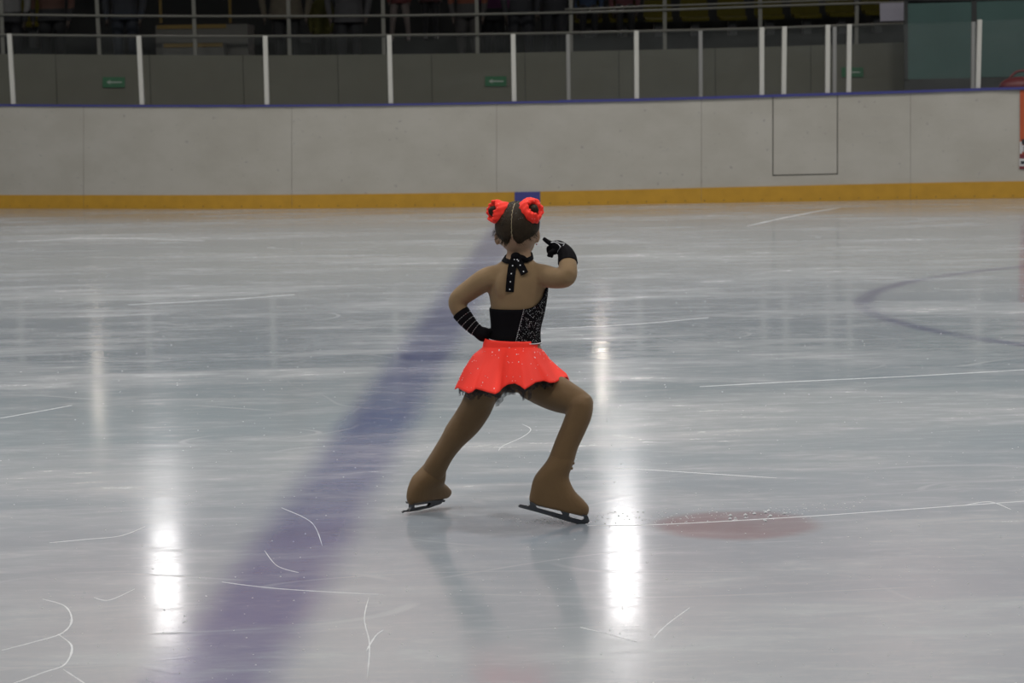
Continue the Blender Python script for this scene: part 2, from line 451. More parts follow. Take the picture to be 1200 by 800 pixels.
# screw heads low on the kick strip
mb = MB()
scr = mat('dark_screw', (0.05, 0.04, 0.03), 0.5)
x = 12
while x < 1200:
    p = bp(x, smooth_tab(KB, x) - 3.2, -0.019); mb.ball(p, 0.007, 8, 5); x += 22.6
o = mb.build('screw_heads', scr, barrier); o['kind'] = 'stuff'
CAP = lambda d: (lambda x: smooth_tab(BT, x) + d)
slab('cap_rail', -80, 655, CAP(-2.0), CAP(0.3), blue_m, -0.02, 0.14, 14)
slab('cap_rail', 655, 1290, CAP(-2.8), CAP(0.3), blue_m, -0.02, 0.14, 14)
POSTS = [(-137, 37, -131), (10.5, 39.5, 15.5), (162.3, 42, 166.3), (310.5, 42, 312.8), (456, 41.3, 458), (601.3, 39.8, 602.6), (745.8, 36, 746.3), (893, 32, 893),
         (919.6, 31, 918.7), (970.5, 29, 970), (995.7, 28.5, 994.8), (1148.5, 23, 1146.5), (1290, 16, 1287)]
def prism_post(name, xt, yt, xb, yb, Y, wpx, dep, mt, parent):
    t = at(xt, yt, Y); b = at(xb, yb, Y); w = wpx / 2 / F * Y
    m = MB()
    m.hexa([b + Vector((-w, 0, 0)), b + Vector((w, 0, 0)), b + Vector((w, dep, 0)), b + Vector((-w, dep, 0))],
           [t + Vector((-w, 0, 0)), t + Vector((w, 0, 0)), t + Vector((w, dep, 0)), t + Vector((-w, dep, 0))])
    return m.build(name, mt, parent, bevel=0.006)
for (xt, yt, xb) in POSTS:
    o = prism_post('glass_post', xt, yt, xb, smooth_tab(BT, xb) - 2.0, boardY(xb) + 0.02, 5.4, 0.06, post_m, barrier)
for A_, B_ in zip(POSTS[:-1], POSTS[1:]):
    Ya = boardY(A_[2]) + 0.045; Yb = boardY(B_[2]) + 0.045
    q = [at(A_[2], smooth_tab(BT, A_[2]) - 2.2, Ya), at(B_[2], smooth_tab(BT, B_[2]) - 2.2, Yb), at(B_[0], B_[1] + 1, Yb), at(A_[0], A_[1] + 1, Ya)]
    m = MB(); m.hexa(q, [p + Vector((0, 0.012, 0)) for p in q]); m.build('glass_pane', glass_m, barrier)

# second row of glass behind the players' bench
bench = empty('bench_glass', at(900, 200, boardY(900) + 1.6)); bench.location.z = 0
tag(bench, 'row of dim glass panes on grey posts behind the rink barrier glass', 'glass screen')
grey_post = mat('grey_post', (0.30, 0.295, 0.28), 0.5, 0.06)
BP = [(665.6, 40, 666.6), (821, 36, 821), (978.3, 31.5, 977.6), (1141, 25.5, 1139.3), (1300, 18, 1297)]
for (xt, yt, xb) in BP:
    Y = boardY(xb) + 1.5
    bot = at(xb, 140, Y); t = at(xt, yt, Y)
    w = 2.2 / F * Y
    zb = 0.0
    xbot = bot.x
    m = MB(); m.hexa([(xbot - w, Y, zb), (xbot + w, Y, zb), (xbot + w, Y + 0.05, zb), (xbot - w, Y + 0.05, zb)],
                     [t + Vector((-w, 0, 0)), t + Vector((w, 0, 0)), t + Vector((w, 0.05, 0)), t + Vector((-w, 0.05, 0))])
    m.build('post', grey_post, bench, bevel=0.005)
for A_, B_ in zip(BP[:-1], BP[1:]):
    Y = boardY(B_[2]) + 1.52
    q = [at(A_[2], 130, boardY(A_[2]) + 1.52), at(B_[2], 130, Y), at(B_[0], B_[1] + 1, Y), at(A_[0], A_[1] + 1, boardY(A_[2]) + 1.52)]
    m = MB(); m.hexa(q, [p + Vector((0, 0.01, 0)) for p in q]); m.build('glass_pane', glass_m, bench)

# banner at the right edge of the boards
ban = empty('advert_banner', bp(1215, 198)); tag(ban, 'orange red advertising banner at the right end of the white boards', 'banner')
ban_m = mat('orange_print', (0.42, 0.075, 0.022), 0.5, 0.2, 3)
slab('banner_sheet', 1195.2, 1288, lambda x: smooth_tab(BT, x) + 0.8, lambda x: 198 - (x - 1195) * 0.02, ban_m, -0.003, 0.003, 6, ban)
dk = mat('dark_red_print', (0.16, 0.02, 0.03), 0.5); wh = mat('white_print', (0.55, 0.55, 0.55), 0.5); blk = mat('black_print', (0.02, 0.02, 0.025), 0.5)
slab('print_band', 1194.6, 1288, 194.5, lambda x: 198 - (x - 1195) * 0.02, dk, -0.005, 0.002, 6, ban)
slab('print_band', 1194.8, 1288, 186, 194.5, wh, -0.005, 0.002, 6, ban)
slab('print_band', 1196.2, 1288, 188.6, 192.2, blk, -0.007, 0.002, 6, ban)
slab('print_band', 1195, 1288, 181, 186, dk, -0.005, 0.002, 6, ban)
for (x0, x1, y0, y1, mm) in ((1195.3, 1197.6, 166, 180, wh), (1198, 1199.6, 170, 178, wh), (1197.2, 1201, 163, 169, blk), (1199.8, 1203, 168, 181, blk)):
    slab('print_shape', x0, x1, y0, y1, mm, -0.0055, 0.002, 2, ban)

# ------------------------------------------------------------------ HALL AND STAND
concrete = mat('dark_concrete', (0.11, 0.11, 0.105), 0.85, 0.15, 3)
YP = 34.0                                                  # parapet of the stand
mb = MB(); mb.box(-22, 22, 30.6, 48, -0.3, -0.02); o = mb.build('walkway', concrete); o['kind'] = 'structure'
PT = [(0, 63.2), (150, 64.2), (300, 64.8), (450, 63.6), (600, 61.8), (750, 58.5), (900, 54.8), (1050, 49.8), (1200, 44)]
par_m = mat('grey_green_parapet', (0.128, 0.124, 0.097), 0.7, 0.12, 2.5, spec=0.2)
parapet = empty('wall_stand', (0, YP, 0)); parapet['kind'] = 'structure'; parapet['label'] = 'grey green parapet of the stand'
def stand_slab(name, x0, x1, top, botz, mt, Y, thick, n=3, parent=None):
    m = MB(); q = []
    for i in range(n + 1):
        x = x0 + (x1 - x0) * i / n
        t = at(x, smooth_tab(top, x) if not callable(top) else top(x), Y)
        q += [Vector((t.x, Y, botz)), t, t + Vector((0, thick, 0)), Vector((t.x, Y + thick, botz))]
    f = []
    for i in range(n):
        for j in range(4): f.append((i * 4 + j, i * 4 + (j + 1) % 4, (i + 1) * 4 + (j + 1) % 4, (i + 1) * 4 + j))
    f += [(3, 2, 1, 0), (n * 4, n * 4 + 1, n * 4 + 2, n * 4 + 3)]
    m.add(q, f); return m.build(name, mt, parent)
PS = [-60, 65, 175, 284.5, 395.5, 505.5, 615, 725, 838, 950, 1063]
for a_, c_ in zip(PS[:-1], PS[1:]):
    stand_slab('parapet_panel', a_ + 0.35, c_ - 0.35, PT, 0.0, par_m, YP, 0.06, 3, parapet)
stand_slab('parapet_core', -60, 1063, lambda x: smooth_tab(PT, x) + 0.6, 0.0, mat('dark_joint', (0.05, 0.05, 0.045), 0.9), YP + 0.02, 0.10, 10, parapet)

rail_m = mat('grey_rail', (0.17, 0.165, 0.14), 0.45, 0.08, spec=0.4)
rail = empty('stand_railing', (0, YP + 0.06, 1.85)); tag(rail, 'grey metal railing on top of the stand parapet', 'railing')
def rail_tube(tab, x0, x1, rr, Y=YP + 0.07, name='rail_bar', mt=None):
    xs = np.linspace(x0, x1, 14); m = MB(); m.tube([at(x, smooth_tab(tab, x), Y) for x in xs], [rr] * 14, 8, sub=1)
    return m.build(name, mt or rail_m, rail, smooth=True)
R1 = [(0, 17.2), (150, 18.8), (300, 19), (450, 18.5), (600, 16), (750, 12.6), (900, 7.2), (1060, 2.5)]
R2 = [(0, 40.8), (150, 42.2), (300, 42.4), (450, 41.4), (600, 39.6), (750, 36.6), (900, 33), (1060, 27.5)]
R3 = [(662, 11), (750, 7.5), (900, 2.6), (1060, -2.5)]
rail_tube(R1, -60, 1062, 0.017); rail_tube(R2, -60, 1062, 0.017); rail_tube(R3, 662, 1062, 0.012)
RT = [(x, y - 24) for x, y in R1]; rail_tube(RT, -60, 1062, 0.022)
for xt, xb in ((1, 3.5), (113.2, 116.5), (226.5, 229), (337.5, 339.5), (448.5, 450), (558.5, 559.6), (669, 669.4), (779, 779.2), (891, 891), (1004.5, 1003.6)):
    Y = YP + 0.09; b = at(xb, smooth_tab(PT, xb), Y); t = at(xt, 0, Y); t = b + (t - b) * ((b.z + 0.72 - b.z) / (t.z - b.z)) if t.z > b.z else t
    tz = at(xb, smooth_tab(RT, xb), Y).z; t = b + (t - b) * ((tz - b.z) / (t.z - b.z))
    w = 2.1 / F * Y; m = MB()
    m.hexa([b + Vector((-w, 0, 0)), b + Vector((w, 0, 0)), b + Vector((w, .04, 0)), b + Vector((-w, .04, 0))], [t + Vector((-w, 0, 0)), t + Vector((w, 0, 0)), t + Vector((w, .04, 0)), t + Vector((-w, .04, 0))])
    m.build('rail_post', rail_m, rail)

# arrow signs on the parapet
sign_m = mat('green_sign', (0.018, 0.115, 0.045), 0.5, 0.08); arrow_m = mat('pale_sign_print', (0.36, 0.40, 0.35), 0.5)
def arrow_sign(x0, x1, y0, y1, label):
    s_ = empty('arrow_sign', at((x0 + x1) / 2, y1, YP - 0.02)); tag(s_, label, 'sign', 'green arrow signs')
    q = [at(x0, y1, YP - 0.02), at(x1, y1, YP - 0.02), at(x1, y0, YP - 0.02), at(x0, y0, YP - 0.02)]
    m = MB(); m.hexa(q, [p + Vector((0, 0.015, 0)) for p in q]); m.build('sign_plate', sign_m, s_)
    cy = (y0 + y1) / 2; w = x1 - x0
    pts = [(x0 + 0.17 * w, cy), (x0 + 0.36 * w, cy - 2.7), (x0 + 0.36 * w, cy - 1.9), (x0 + 0.29 * w, cy - 0.7), (x0 + 0.86 * w, cy - 0.7), (x0 + 0.86 * w, cy + 0.7), (x0 + 0.29 * w, cy + 0.7), (x0 + 0.36 * w, cy + 1.9), (x0 + 0.36 * w, cy + 2.7)]
    v = [at(a, b, YP - 0.024) for a, b in pts]; n = len(v)
    m = MB(); m.add(v + [p + Vector((0, 0.004, 0)) for p in v], [tuple(range(n)), tuple(range(2 * n - 1, n - 1, -1))] + [(i, i + n, (i + 1) % n + n, (i + 1) % n) for i in range(n)])
    m.build('arrow', arrow_m, s_)
arrow_sign(120.3, 146.3, 90.3, 102.3, 'green left-pointing arrow sign, leftmost of the three on the parapet')
arrow_sign(568.5, 593.5, 89.3, 101, 'green left-pointing arrow sign on the parapet above the skater')
arrow_sign(986.3, 1011.6, 79, 90.2, 'green arrow sign half hidden behind the white gate post')

# tiers, stairs
tier_m = mat('stand_tier', (0.016, 0.016, 0.015), 0.9, 0.2, 2)
ZF = 1.55
stand = empty('seating_tier', (0, YP + 0.15, 0)); stand['kind'] = 'structure'; stand['label'] = 'dark concrete tiers of the stand'
for k, (y0, y1, z1) in enumerate(((YP + 0.13, YP + 2.0, ZF), (YP + 2.0, YP + 3.6, ZF + 0.52), (YP + 3.6, YP + 5.0, ZF + 0.95), (YP + 5.0, YP + 6.4, ZF + 1.38), (YP + 6.4, YP + 9.0, ZF + 1.8))):
    m = MB(); m.box(-22, 22, y0, y1, 0.0, z1); m.build('tier_step', tier_m, stand)
back_m = mat('hall_wall', (0.20, 0.195, 0.18), 0.9, 0.1, 0.5)
mb = MB(); mb.box(-24, 24, 44.5, 44.8, 0, 11.5); o = mb.build('wall_back', back_m); o['kind'] = 'structure'
clad = mat('pale_blue_ice_tint', (0.42, 0.69, 0.79), 0.8, 0.06, 0.6); warm_tint_m = mat('warm_ice_tint_panel', (0.78, 0.57, 0.51), 0.8, 0.06, 0.6)
for nm_, z0_, z1_, mt_ in (('blue_ice_tint_panel', 3.3, 5.9, clad), ('warm_ice_tint_panel', 6.0, 10.4, warm_tint_m)):  # unseen panels added to tint the ice reflections blue and warm
    for xk in range(-20, 20, 4):
        m = MB(); m.box(xk + .02, xk + 3.98, 44.42, 44.5, z0_, z1_); m.build(nm_, mt_, o)
ceil_m = mat('hall_ceiling', (0.30, 0.29, 0.28), 0.9, 0.1, 0.5)
mb = MB(); mb.box(-24, 24, -3, 44.8, 10.5, 10.8); o = mb.build('ceiling', ceil_m); o['kind'] = 'structure'

stairs = empty('stand_steps', at(228, 64, YP + 0.5)); tag(stairs, 'short grey steps with yellow edge strips behind the parapet', 'steps')
step_m = mat('grey_step', (0.085, 0.082, 0.072), 0.85); yel = mat('yellow_edge', (0.12, 0.074, 0.006), 0.6)
for (x0, x1, yt, dY) in ((190, 262, 51, 0.55), (182, 290, 29.5, 1.0)):
    Y = YP + dY; a = at(x0, yt, Y); b = at(x1, yt, Y)
    m = MB(); m.box(a.x, b.x, Y, Y + 0.45 if dY < 0.8 else Y + 0.9, ZF, a.z - 0.002); st = m.build('step', step_m, stairs)
    m = MB(); m.box(a.x + 0.02, at(265 if dY > 0.8 else 261, yt, Y).x, Y - 0.012, Y + 0.04, a.z - 0.055, a.z); m.build('edge_strip', yel, stairs)
for xx in (188.5, 270):
    Y = YP + 1.95; a = at(xx, 27, Y); m = MB(); m.tube([a, a + Vector((0, 0, 1.0))], [0.022, 0.022], 8, sub=1); m.build('handrail_post', yel, stairs)

# yellow seats on the second tier
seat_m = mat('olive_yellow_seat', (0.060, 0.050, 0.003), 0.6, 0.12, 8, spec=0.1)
leg_m = mat('dark_seat_leg', (0.03, 0.03, 0.03), 0.6)
def build_seat():
    r = empty('stadium_chair')
    m = MB(); rings = []
    for t in np.linspace(0, 1, 9):                             # pan seen from the front
        y = 0.0 + 0.40 * t
        drop = -0.02 * math.sin(math.pi * t) - 0.05 * max(0, 0.12 - t) / 0.12
        rings.append([Vector((sx * 0.205 * (1 - 0.06 * abs(2 * t - 1)), y, 0.42 + drop + dz)) for sx, dz in ((-1, 0), (-0.5, -0.012), (0.5, -0.012), (1, 0), (1, -0.05), (0, -0.06), (-1, -0.05))])
    m.loft(rings); p = m.build('pan', seat_m, r, smooth=False)
    m = MB(); rings = []
    for t in np.linspace(0, 1, 8):
        z = 0.42 + 0.36 * t; y = 0.38 + 0.06 * t
        w = 0.205 * (1 - 0.10 * t ** 3)
        rings.append([Vector((-w, y - 0.02, z)), Vector((0, y + 0.02, z)), Vector((w, y - 0.02, z)), Vector((w, y + 0.015, z)), Vector((0, y + 0.05, z)), Vector((-w, y + 0.015, z))])
    m.loft(rings); m.build('back', seat_m, r)
    m = MB(); m.box(-0.06, 0.06, 0.12, 0.30, 0.0, 0.38); m.build('pedestal', leg_m, r, bevel=0.01)
    return r
SEATS = [(-8, 26.5), (36, 27), (690, 27), (731, 25.6), (772.5, 24.4), (815.5, 23.4), (859.5, 22), (903.5, 20.3), (947, 18.8), (988, 16.8), (1030, 14.6)]
proto = build_seat(); first = True
SEAT_LABELS = ['olive yellow stand seat at the far left behind the railing', 'olive yellow stand seat beside the plaid skirted spectator at left',
               'olive yellow stand seat under the blue clad spectator', 'olive yellow stand seat under the red clad spectator'] + \
              ['olive yellow stand seat, %s from the hanging white sheet' % w for w in ('seventh', 'sixth', 'fifth', 'fourth', 'third', 'second')] + ['olive yellow stand seat right beside the hanging white sheet']
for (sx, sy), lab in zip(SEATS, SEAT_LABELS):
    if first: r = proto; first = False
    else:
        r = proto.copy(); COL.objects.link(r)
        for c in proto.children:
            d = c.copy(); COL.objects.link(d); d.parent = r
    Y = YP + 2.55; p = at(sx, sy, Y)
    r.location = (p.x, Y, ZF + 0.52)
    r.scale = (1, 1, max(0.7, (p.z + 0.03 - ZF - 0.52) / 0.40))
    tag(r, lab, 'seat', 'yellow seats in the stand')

# white sheet on the railing
q = [at(x_, y_, YP + 0.047) for x_, y_ in ((1031.5, 25), (1060.8, 24.2), (1061.2, 3), (1031, 3.6))]
mb = MB(); mb.hexa(q, [p + Vector((0, 0.006, 0)) for p in q])
o = mb.build('paper_sheet', mat('pale_lilac_paper', (0.36, 0.34, 0.39), 0.8, 0.06)); tag(o, 'pale white paper sheet hanging on the railing by the booth', 'sheet')

# teal glazed booth at the right
booth = empty('glazed_booth', at(1140, 122, YP - 0.6)); booth.location.z = 0
tag(booth, 'booth with two teal tinted panes at the far right behind the glass', 'booth')
teal = mat('teal_tinted_pane', (0.072, 0.125, 0.112), 0.25, 0.25, 0.9, spec=0.4); bfr = mat('dark_booth_frame', (0.035, 0.036, 0.034), 0.6)
YB = YP - 0.6
for (x0, x1, yt0, yt1, yb) in ((1064, 1138.8, 4.2, 2.2, 92), (1144.6, 1290, 1.9, -3, 89)):
    q = [at(x0, yb + 1.5, YB), at(x1, yb, YB), at(x1, yt1, YB), at(x0, yt0, YB)]
    m = MB(); m.hexa(q, [p + Vector((0, 0.02, 0)) for p in q]); m.build('tinted_pane', teal, booth)
for (x0, x1, y0, y1) in ((1060, 1290, 93, 150), (1138.8, 1144.6, -6, 95), (1060, 1064, -6, 95), (1060, 1290, -14, 0.5)):
    q = [at(x0, y1, YB - 0.01), at(x1, y1, YB - 0.01), at(x1, y0 - (x1 - x0) * 0.02, YB - 0.01), at(x0, y0, YB - 0.01)]
    for p in q[:2]:
        if y1 == 150: p.z = 0.0
    m = MB(); m.hexa(q, [p + Vector((0, 0.06, 0)) for p in q]); m.build('frame_bar', bfr, booth)
# red bag behind the glass at the right
Yg = boardY(1190) + 0.9
mb = MB(); c0 = at(1196, 99, Yg); c0.z -= 0.02
mb.ball(c0, (0.26, 0.16, 0.115), 20, 12)
mb.tube([c0 + Vector((-0.16, 0, 0.06)), c0 + Vector((-0.05, 0, 0.17)), c0 + Vector((0.1, 0, 0.17)), c0 + Vector((0.18, 0, 0.06))], [0.016] * 4, 8)
o = mb.build('red_bag', mat('dark_red_nylon', (0.11, 0.012, 0.014), 0.5, 0.3, 12), smooth=True); tag(o, 'dark red sports bag behind the glass at far right', 'bag')
m = MB(); cz = c0.z - 0.118; m.box(c0.x - 0.7, c0.x + 0.7, Yg - 0.17, Yg + 0.17, cz - 0.05, cz); 
m.box(c0.x - 0.6, c0.x - 0.55, Yg - 0.1, Yg + 0.1, 0, cz - 0.05); m.box(c0.x + 0.55, c0.x + 0.6, Yg - 0.1, Yg + 0.1, 0, cz - 0.05)
o = m.build('bench_table', bfr); tag(o, 'dark narrow table carrying the red bag behind the boards', 'table')

# ------------------------------------------------------------------ LAMPS
house_m = mat('lamp_housing', (0.25, 0.25, 0.25), 0.5)
def emit_mat(name, col, st):
    m, nt, b = nodes_of(name); b.inputs['Emission Color'].default_value = (*col, 1); b.inputs['Emission Strength'].default_value = st
    b.inputs['Base Color'].default_value = (0.8, 0.8, 0.8, 1); return m
lens_m = emit_mat('lamp_diffuser', (1.0, 0.97, 0.92), 4.0)
k = 0
for ix, lx in enumerate((-13.0, -6.5, 0.0, 6.5, 13.0)):
    for iy, ly in enumerate((3.0, 10.5, 18.0, 25.0)):
        r = empty('ceiling_lamp', (lx, ly, 9.0))
        tag(r, 'rectangular ceiling lamp hanging over the ice, row %s, place %s' % (('one', 'two', 'three', 'four')[iy], ('one', 'two', 'three', 'four', 'five')[ix]), 'lamp', 'ceiling lamps over the ice')
        m = MB(); m.box(lx - .7, lx + .7, ly - .3, ly + .3, 9.0, 9.14); m.build('housing', house_m, r)
        m = MB(); m.box(lx - .65, lx + .65, ly - .26, ly + .26, 8.985, 9.0); m.build('diffuser', lens_m, r)
        m = MB(); m.tube([(lx, ly, 9.14), (lx, ly, 10.5)], [0.012] * 2, 6, sub=1); m.build('hanger', house_m, r)
        L = bpy.data.lights.new('lamp_light', 'AREA'); L.shape = 'RECTANGLE'; L.size = 1.3; L.size_y = 0.52; L.energy = LAMP_WATTS; L.color = (1.0, 0.985, 0.96); L.spread = math.radians(150)
        lo = bpy.data.objects.new('lamp_light', L); lo.location = (lx, ly, 8.97); COL.objects.link(lo); under(lo, r)
def mirror_lamp(px, py, dist):
    """lamp whose mirror image in the ice is seen at this pixel, at a given distance"""
    g = ground(px, py); t = dist / g.y
    return Vector((g.x * t, dist, CAM_H * (t - 1)))
flood_m = emit_mat('flood_lens', (1.0, 0.96, 0.95), FLOOD_RADIANCE); spot_m = emit_mat('spot_lens', (1.0, 0.90, 0.78), SPOT_RADIANCE)
def flood(px, py, dist, w, h, mt, name, label, top):
    c = mirror_lamp(px, py, dist)
    r = empty(name, c); tag(r, label, 'lamp', 'floodlights above the far stand')
    m = MB(); m.box(c.x - w / 2 - .04, c.x + w / 2 + .04, c.y, c.y + .2, c.z - h / 2 - .04, c.z + h / 2 + .04); m.build('housing', house_m, r)
    m = MB(); m.box(c.x - w / 2, c.x + w / 2, c.y - .015, c.y - .001, c.z - h / 2, c.z + h / 2); m.build('lens', mt, r)
    m = MB(); m.tube([(c.x, c.y + .1, c.z + h / 2), (c.x, c.y + .1, top)], [0.02] * 2, 6, sub=1); m.build('hanger', house_m, r)
flood(195, 680, 40.0, 0.36, 1.0, flood_m, 'floodlight', 'floodlight above the far stand at left, mirrored in the ice', 10.5)
flood(731, 665, 40.0, 0.40, 1.3, flood_m, 'floodlight', 'floodlight above the far stand near the middle, mirrored in the ice', 10.5)
flood(115, 452, 38.5, 0.10, 0.20, emit_mat('small_spot_lens', (1.0, 0.88, 0.74), SPOT_RADIANCE * 0.22), 'gallery_lamp', 'small gallery lamp at left over the far stand', 10.5)
flood(705, 438, 38.5, 0.12, 0.32, spot_m, 'gallery_lamp', 'small gallery lamp near the middle over the far stand', 10.5)

for k_, lx in enumerate((-16.0, -11.5, -7.0, -2.5, 2.5, 7.0, 11.5, 16.0)):  # added unseen lamps that brighten the wall mirrored in the ice
    c = Vector((lx, 41.6, 9.6)); r = empty('added_wall_fill', c)
    tag(r, 'added unseen lamp brightening the far hall wall, number %s from the left' % ('one', 'two', 'three', 'four', 'five', 'six', 'seven', 'eight')[k_], 'lamp', 'added lamps brightening the far hall wall')
    m = MB(); m.box(lx - .5, lx + .5, 41.4, 41.6, 9.5, 9.75); m.build('housing', house_m, r)
    m = MB(); m.tube([(lx, 41.5, 9.75), (lx, 41.5, 10.5)], [.012] * 2, 6, sub=1); m.build('hanger', house_m, r)
    L = bpy.data.lights.new('wall_fill_light', 'AREA'); L.shape = 'RECTANGLE'; L.size = .9; L.size_y = .2; L.energy = WALL_FILL_WATTS; L.spread = math.radians(130)
    lo = bpy.data.objects.new('wall_fill_light', L); lo.location = (lx, 41.66, 9.55); lo.rotation_euler = (math.radians(58), 0, 0); COL.objects.link(lo); under(lo, r)

# ------------------------------------------------------------------ SKATER
YR = ground(684, 613.5).y           # depth of the right (front) skate
YL = ground(477, 600.5).y - 0.0     # depth of the left (rear) skate's heel
Y0 = (YR + YL) / 2                  # depth of the trunk
PX = Y0 / F                         # metres per pixel there

skin_m = mat('skin', (0.33, 0.205, 0.125), 0.55, 0.08, 20, spec=0.3)
mesh_m = mat('beige_mesh_fabric', (0.235, 0.152, 0.078), 0.75, 0.10, 25, bump=0.12, bscale=120, sheen=0.1, spec=0.2)
tight_m = mat('brown_tights', (0.150, 0.088, 0.038), 0.7, 0.10, 18, bump=0.1, bscale=150, sheen=0.1, spec=0.25)
black_m = mat('black_stretch_fabric', (0.005, 0.0045, 0.0055), 0.75, 0.2, 30, spec=0.06)
hair_dark = mat('dark_brown_hair', (0.026, 0.017, 0.009), 0.6, 0.6, 60, bump=0.6, bscale=140, spec=0.15)
orange_m = mat('fluorescent_orange_fabric', (1.0, 0.048, 0.030), 0.55, 0.02, 20, bump=0.06, bscale=60, spec=0.15)
gem_m = mat('rhinestone', (0.95, 0.95, 0.97), 0.3, 0.03, 30, spec=1.0, coat=0.5)
steel_m = mat('dark_blade_steel', (0.10, 0.10, 0.105), 0.35, 0.2, 60, metallic=0.7)
part_m = mat('parting_scalp', (0.36, 0.29, 0.17), 0.6, 0.25, 120)
lash_m = mat('dark_eye', (0.02, 0.015, 0.012), 0.3); lip_m = mat('lips', (0.35, 0.10, 0.09), 0.5); eyew_m = mat('eye_white', (0.7, 0.7, 0.68), 0.3)

skater = empty('person', (at(600, 600, Y0).x, Y0, 0))
tag(skater, 'young figure skater seen from behind in black bodice and orange red skirt, lunging', 'person')

def sP(x, y, dy=0.0): return at(x, y, Y0 + dy)
def ring2(A, B, hd, axis, n=24, sup=2.2):
    A = Vector(A); B = Vector(B); c = (A + B) / 2; u = (B - A) / 2
    v = axis.cross(u).normalized() * hd
    r = []
    for j in range(n):
        a = 2 * math.pi * j / n; ca, sa = math.cos(a), math.sin(a)
        r.append(c + u * math.copysign(abs(ca) ** (2 / sup), ca) + v * math.copysign(abs(sa) ** (2 / sup), sa))
    return r
def outline_loft(mb, secs, sub=4, n=24, sup=2.2):
    """secs: (Ax, Ay, Ady, Bx, By, Bdy, half depth); smooth loft through the outline of the photo"""
    arr = np.array(secs, float); out = []
    m = len(arr)
    for i in range(m - 1):
        p0 = arr[max(i - 1, 0)]; p1 = arr[i]; p2 = arr[i + 1]; p3 = arr[min(i + 2, m - 1)]
        for k in range(sub):
            t = k / sub
            out.append(0.5 * (2 * p1 + (p2 - p0) * t + (2 * p0 - 5 * p1 + 4 * p2 - p3) * t * t + (3 * p1 - p0 - 3 * p2 + p3) * t ** 3))
    out.append(arr[-1])
    As = [at(s[0], s[1], Y0 + s[2]) for s in out]; Bs = [at(s[3], s[4], Y0 + s[5]) for s in out]
    Cs = [(a + b) / 2 for a, b in zip(As, Bs)]
    rings = []
    for i, s in enumerate(out):
        ax = (Cs[min(i + 1, len(Cs) - 1)] - Cs[max(i - 1, 0)])
        if ax.length < 1e-6: ax = Vector((0, 0, -1))
        rings.append(ring2(As[i], Bs[i], s[6], ax.normalized(), n, sup))
    mb.loft(rings); return rings

# trunk: sections (centre x, y, half width px, half depth m, dy)
TR = [(603, 458, 17, .050, .0), (603, 446, 33, .078, .0), (603, 432, 37, .086, .0), (603, 415, 34, .080, .0), (603, 400, 29, .070, .0), (604.5, 385, 27.5, .066, .0),
      (606, 368, 30, .068, .0), (606.5, 352, 32.5, .070, .0), (606, 338, 34.5, .070, .0), (605.5, 326, 36.5, .066, .0), (605.5, 318, 35, .058, .0), (606, 311, 27, .048, .003),
      (607, 305, 18, .043, .006), (608, 299, 14.5, .041, .010), (608, 290, 13.5, .040, .014), (607.5, 280, 14, .042, .018)]
YAW = math.radians(-14)
def trunk_tab(y):
    ys = [t[1] for t in TR][::-1]
    r = []
    for c in (0, 2, 3, 4): r.append(smooth_tab(list(zip(ys, [t[c] for t in TR][::-1])), y))
    return r
def trunk_pt(th, y, off=0.0, cut=None):
    cx, hw, hd, dy = trunk_tab(y)
    c = sP(cx, y, dy); a = hw * PX + off; b = hd + off
    p = Vector((math.cos(th) * a, math.sin(th) * b, 0))
    # turned slightly to the right, keeping the width as seen
    k = math.sqrt((a * math.cos(YAW)) ** 2 + (b * math.sin(YAW)) ** 2)
    p = Matrix.Rotation(YAW, 3, 'Z') @ p * 1.0
    p.x *= a / k
    return c + p
def trunk_nrm(th): return (Matrix.Rotation(YAW, 3, 'Z') @ Vector((math.cos(th), math.sin(th) * 0.7, 0))).normalized()

mb = MB()
ys = np.linspace(458, 281, 46)
mb.loft([[trunk_pt(2 * math.pi * j / 32, y) for j in range(32)] for y in ys])
# shoulder blades and buttocks soften the back
for x, y in ((592, 336), (620, 336)): mb.ball(sP(x, y, -.040), (.034, .026, .050))
for x, y in ((588, 440), (619, 440)): mb.ball(sP(x, y, -.030), (.056, .062, .056))
# legs
LEGL = [(553, 428, 0, 606, 440, 0, .066), (548, 446, 0, 594, 455, 0, .066), (545, 460, 0, 583, 467, 0, .062), (539, 474, 0, 575, 484, 0, .056), (530.5, 488, 0, 566, 498, 0, .052), (522, 501, 0, 557, 508, 0, .050),
        (515.5, 514, 0, 545, 519, 0, .047), (507, 528, 0, 534, 532, 0, .043), (499, 541, -.005, 526, 545, 0.0, .040), (493, 553, -.01, 520.5, 556, .01, .038), (487, 563, -.02, 515, 563, .01, .034), (484, 572, -.02, 508, 572, .01, .026)]
dL = YL - Y0
LEGL = [(a, b, c + dL * max(0, (b - 440) / 110.0), d, e, f + dL * max(0, (b - 440) / 110.0), g) for (a, b, c, d, e, f, g) in LEGL]
outline_loft(mb, LEGL)
dR = YR - Y0
LEGR = [(626, 424, 0, 604, 455, 0, .064), (645, 432, dR * .15, 611, 464, dR * .15, .066), (664, 444, dR * .4, 626, 472, dR * .4, .064), (679, 454, dR * .65, 643, 478.5, dR * .65, .060), (688, 460, dR * .85, 660, 483, dR * .85, .053), (694, 466.5, dR, 670, 486, dR, .044)]
outline_loft(mb, LEGR)
mb.ball(at(680.3, 474.5, YR), (.0405, .050, .0415), 18, 12)
LEGR2 = [(692, 463, dR, 668, 470, dR, .040), (695.3, 474, dR, 664.5, 480, dR, .049), (693.2, 489, dR, 660, 493, dR, .048), (688, 502, dR, 655.5, 504, dR, .0465), (682.5, 514, dR, 650.5, 516, dR, .044), (677, 526, dR, 646, 528, dR, .042), (673, 540, dR, 641, 540, dR, .039), (667, 556, dR, 634, 554, dR, .032)]
outline_loft(mb, LEGR2)
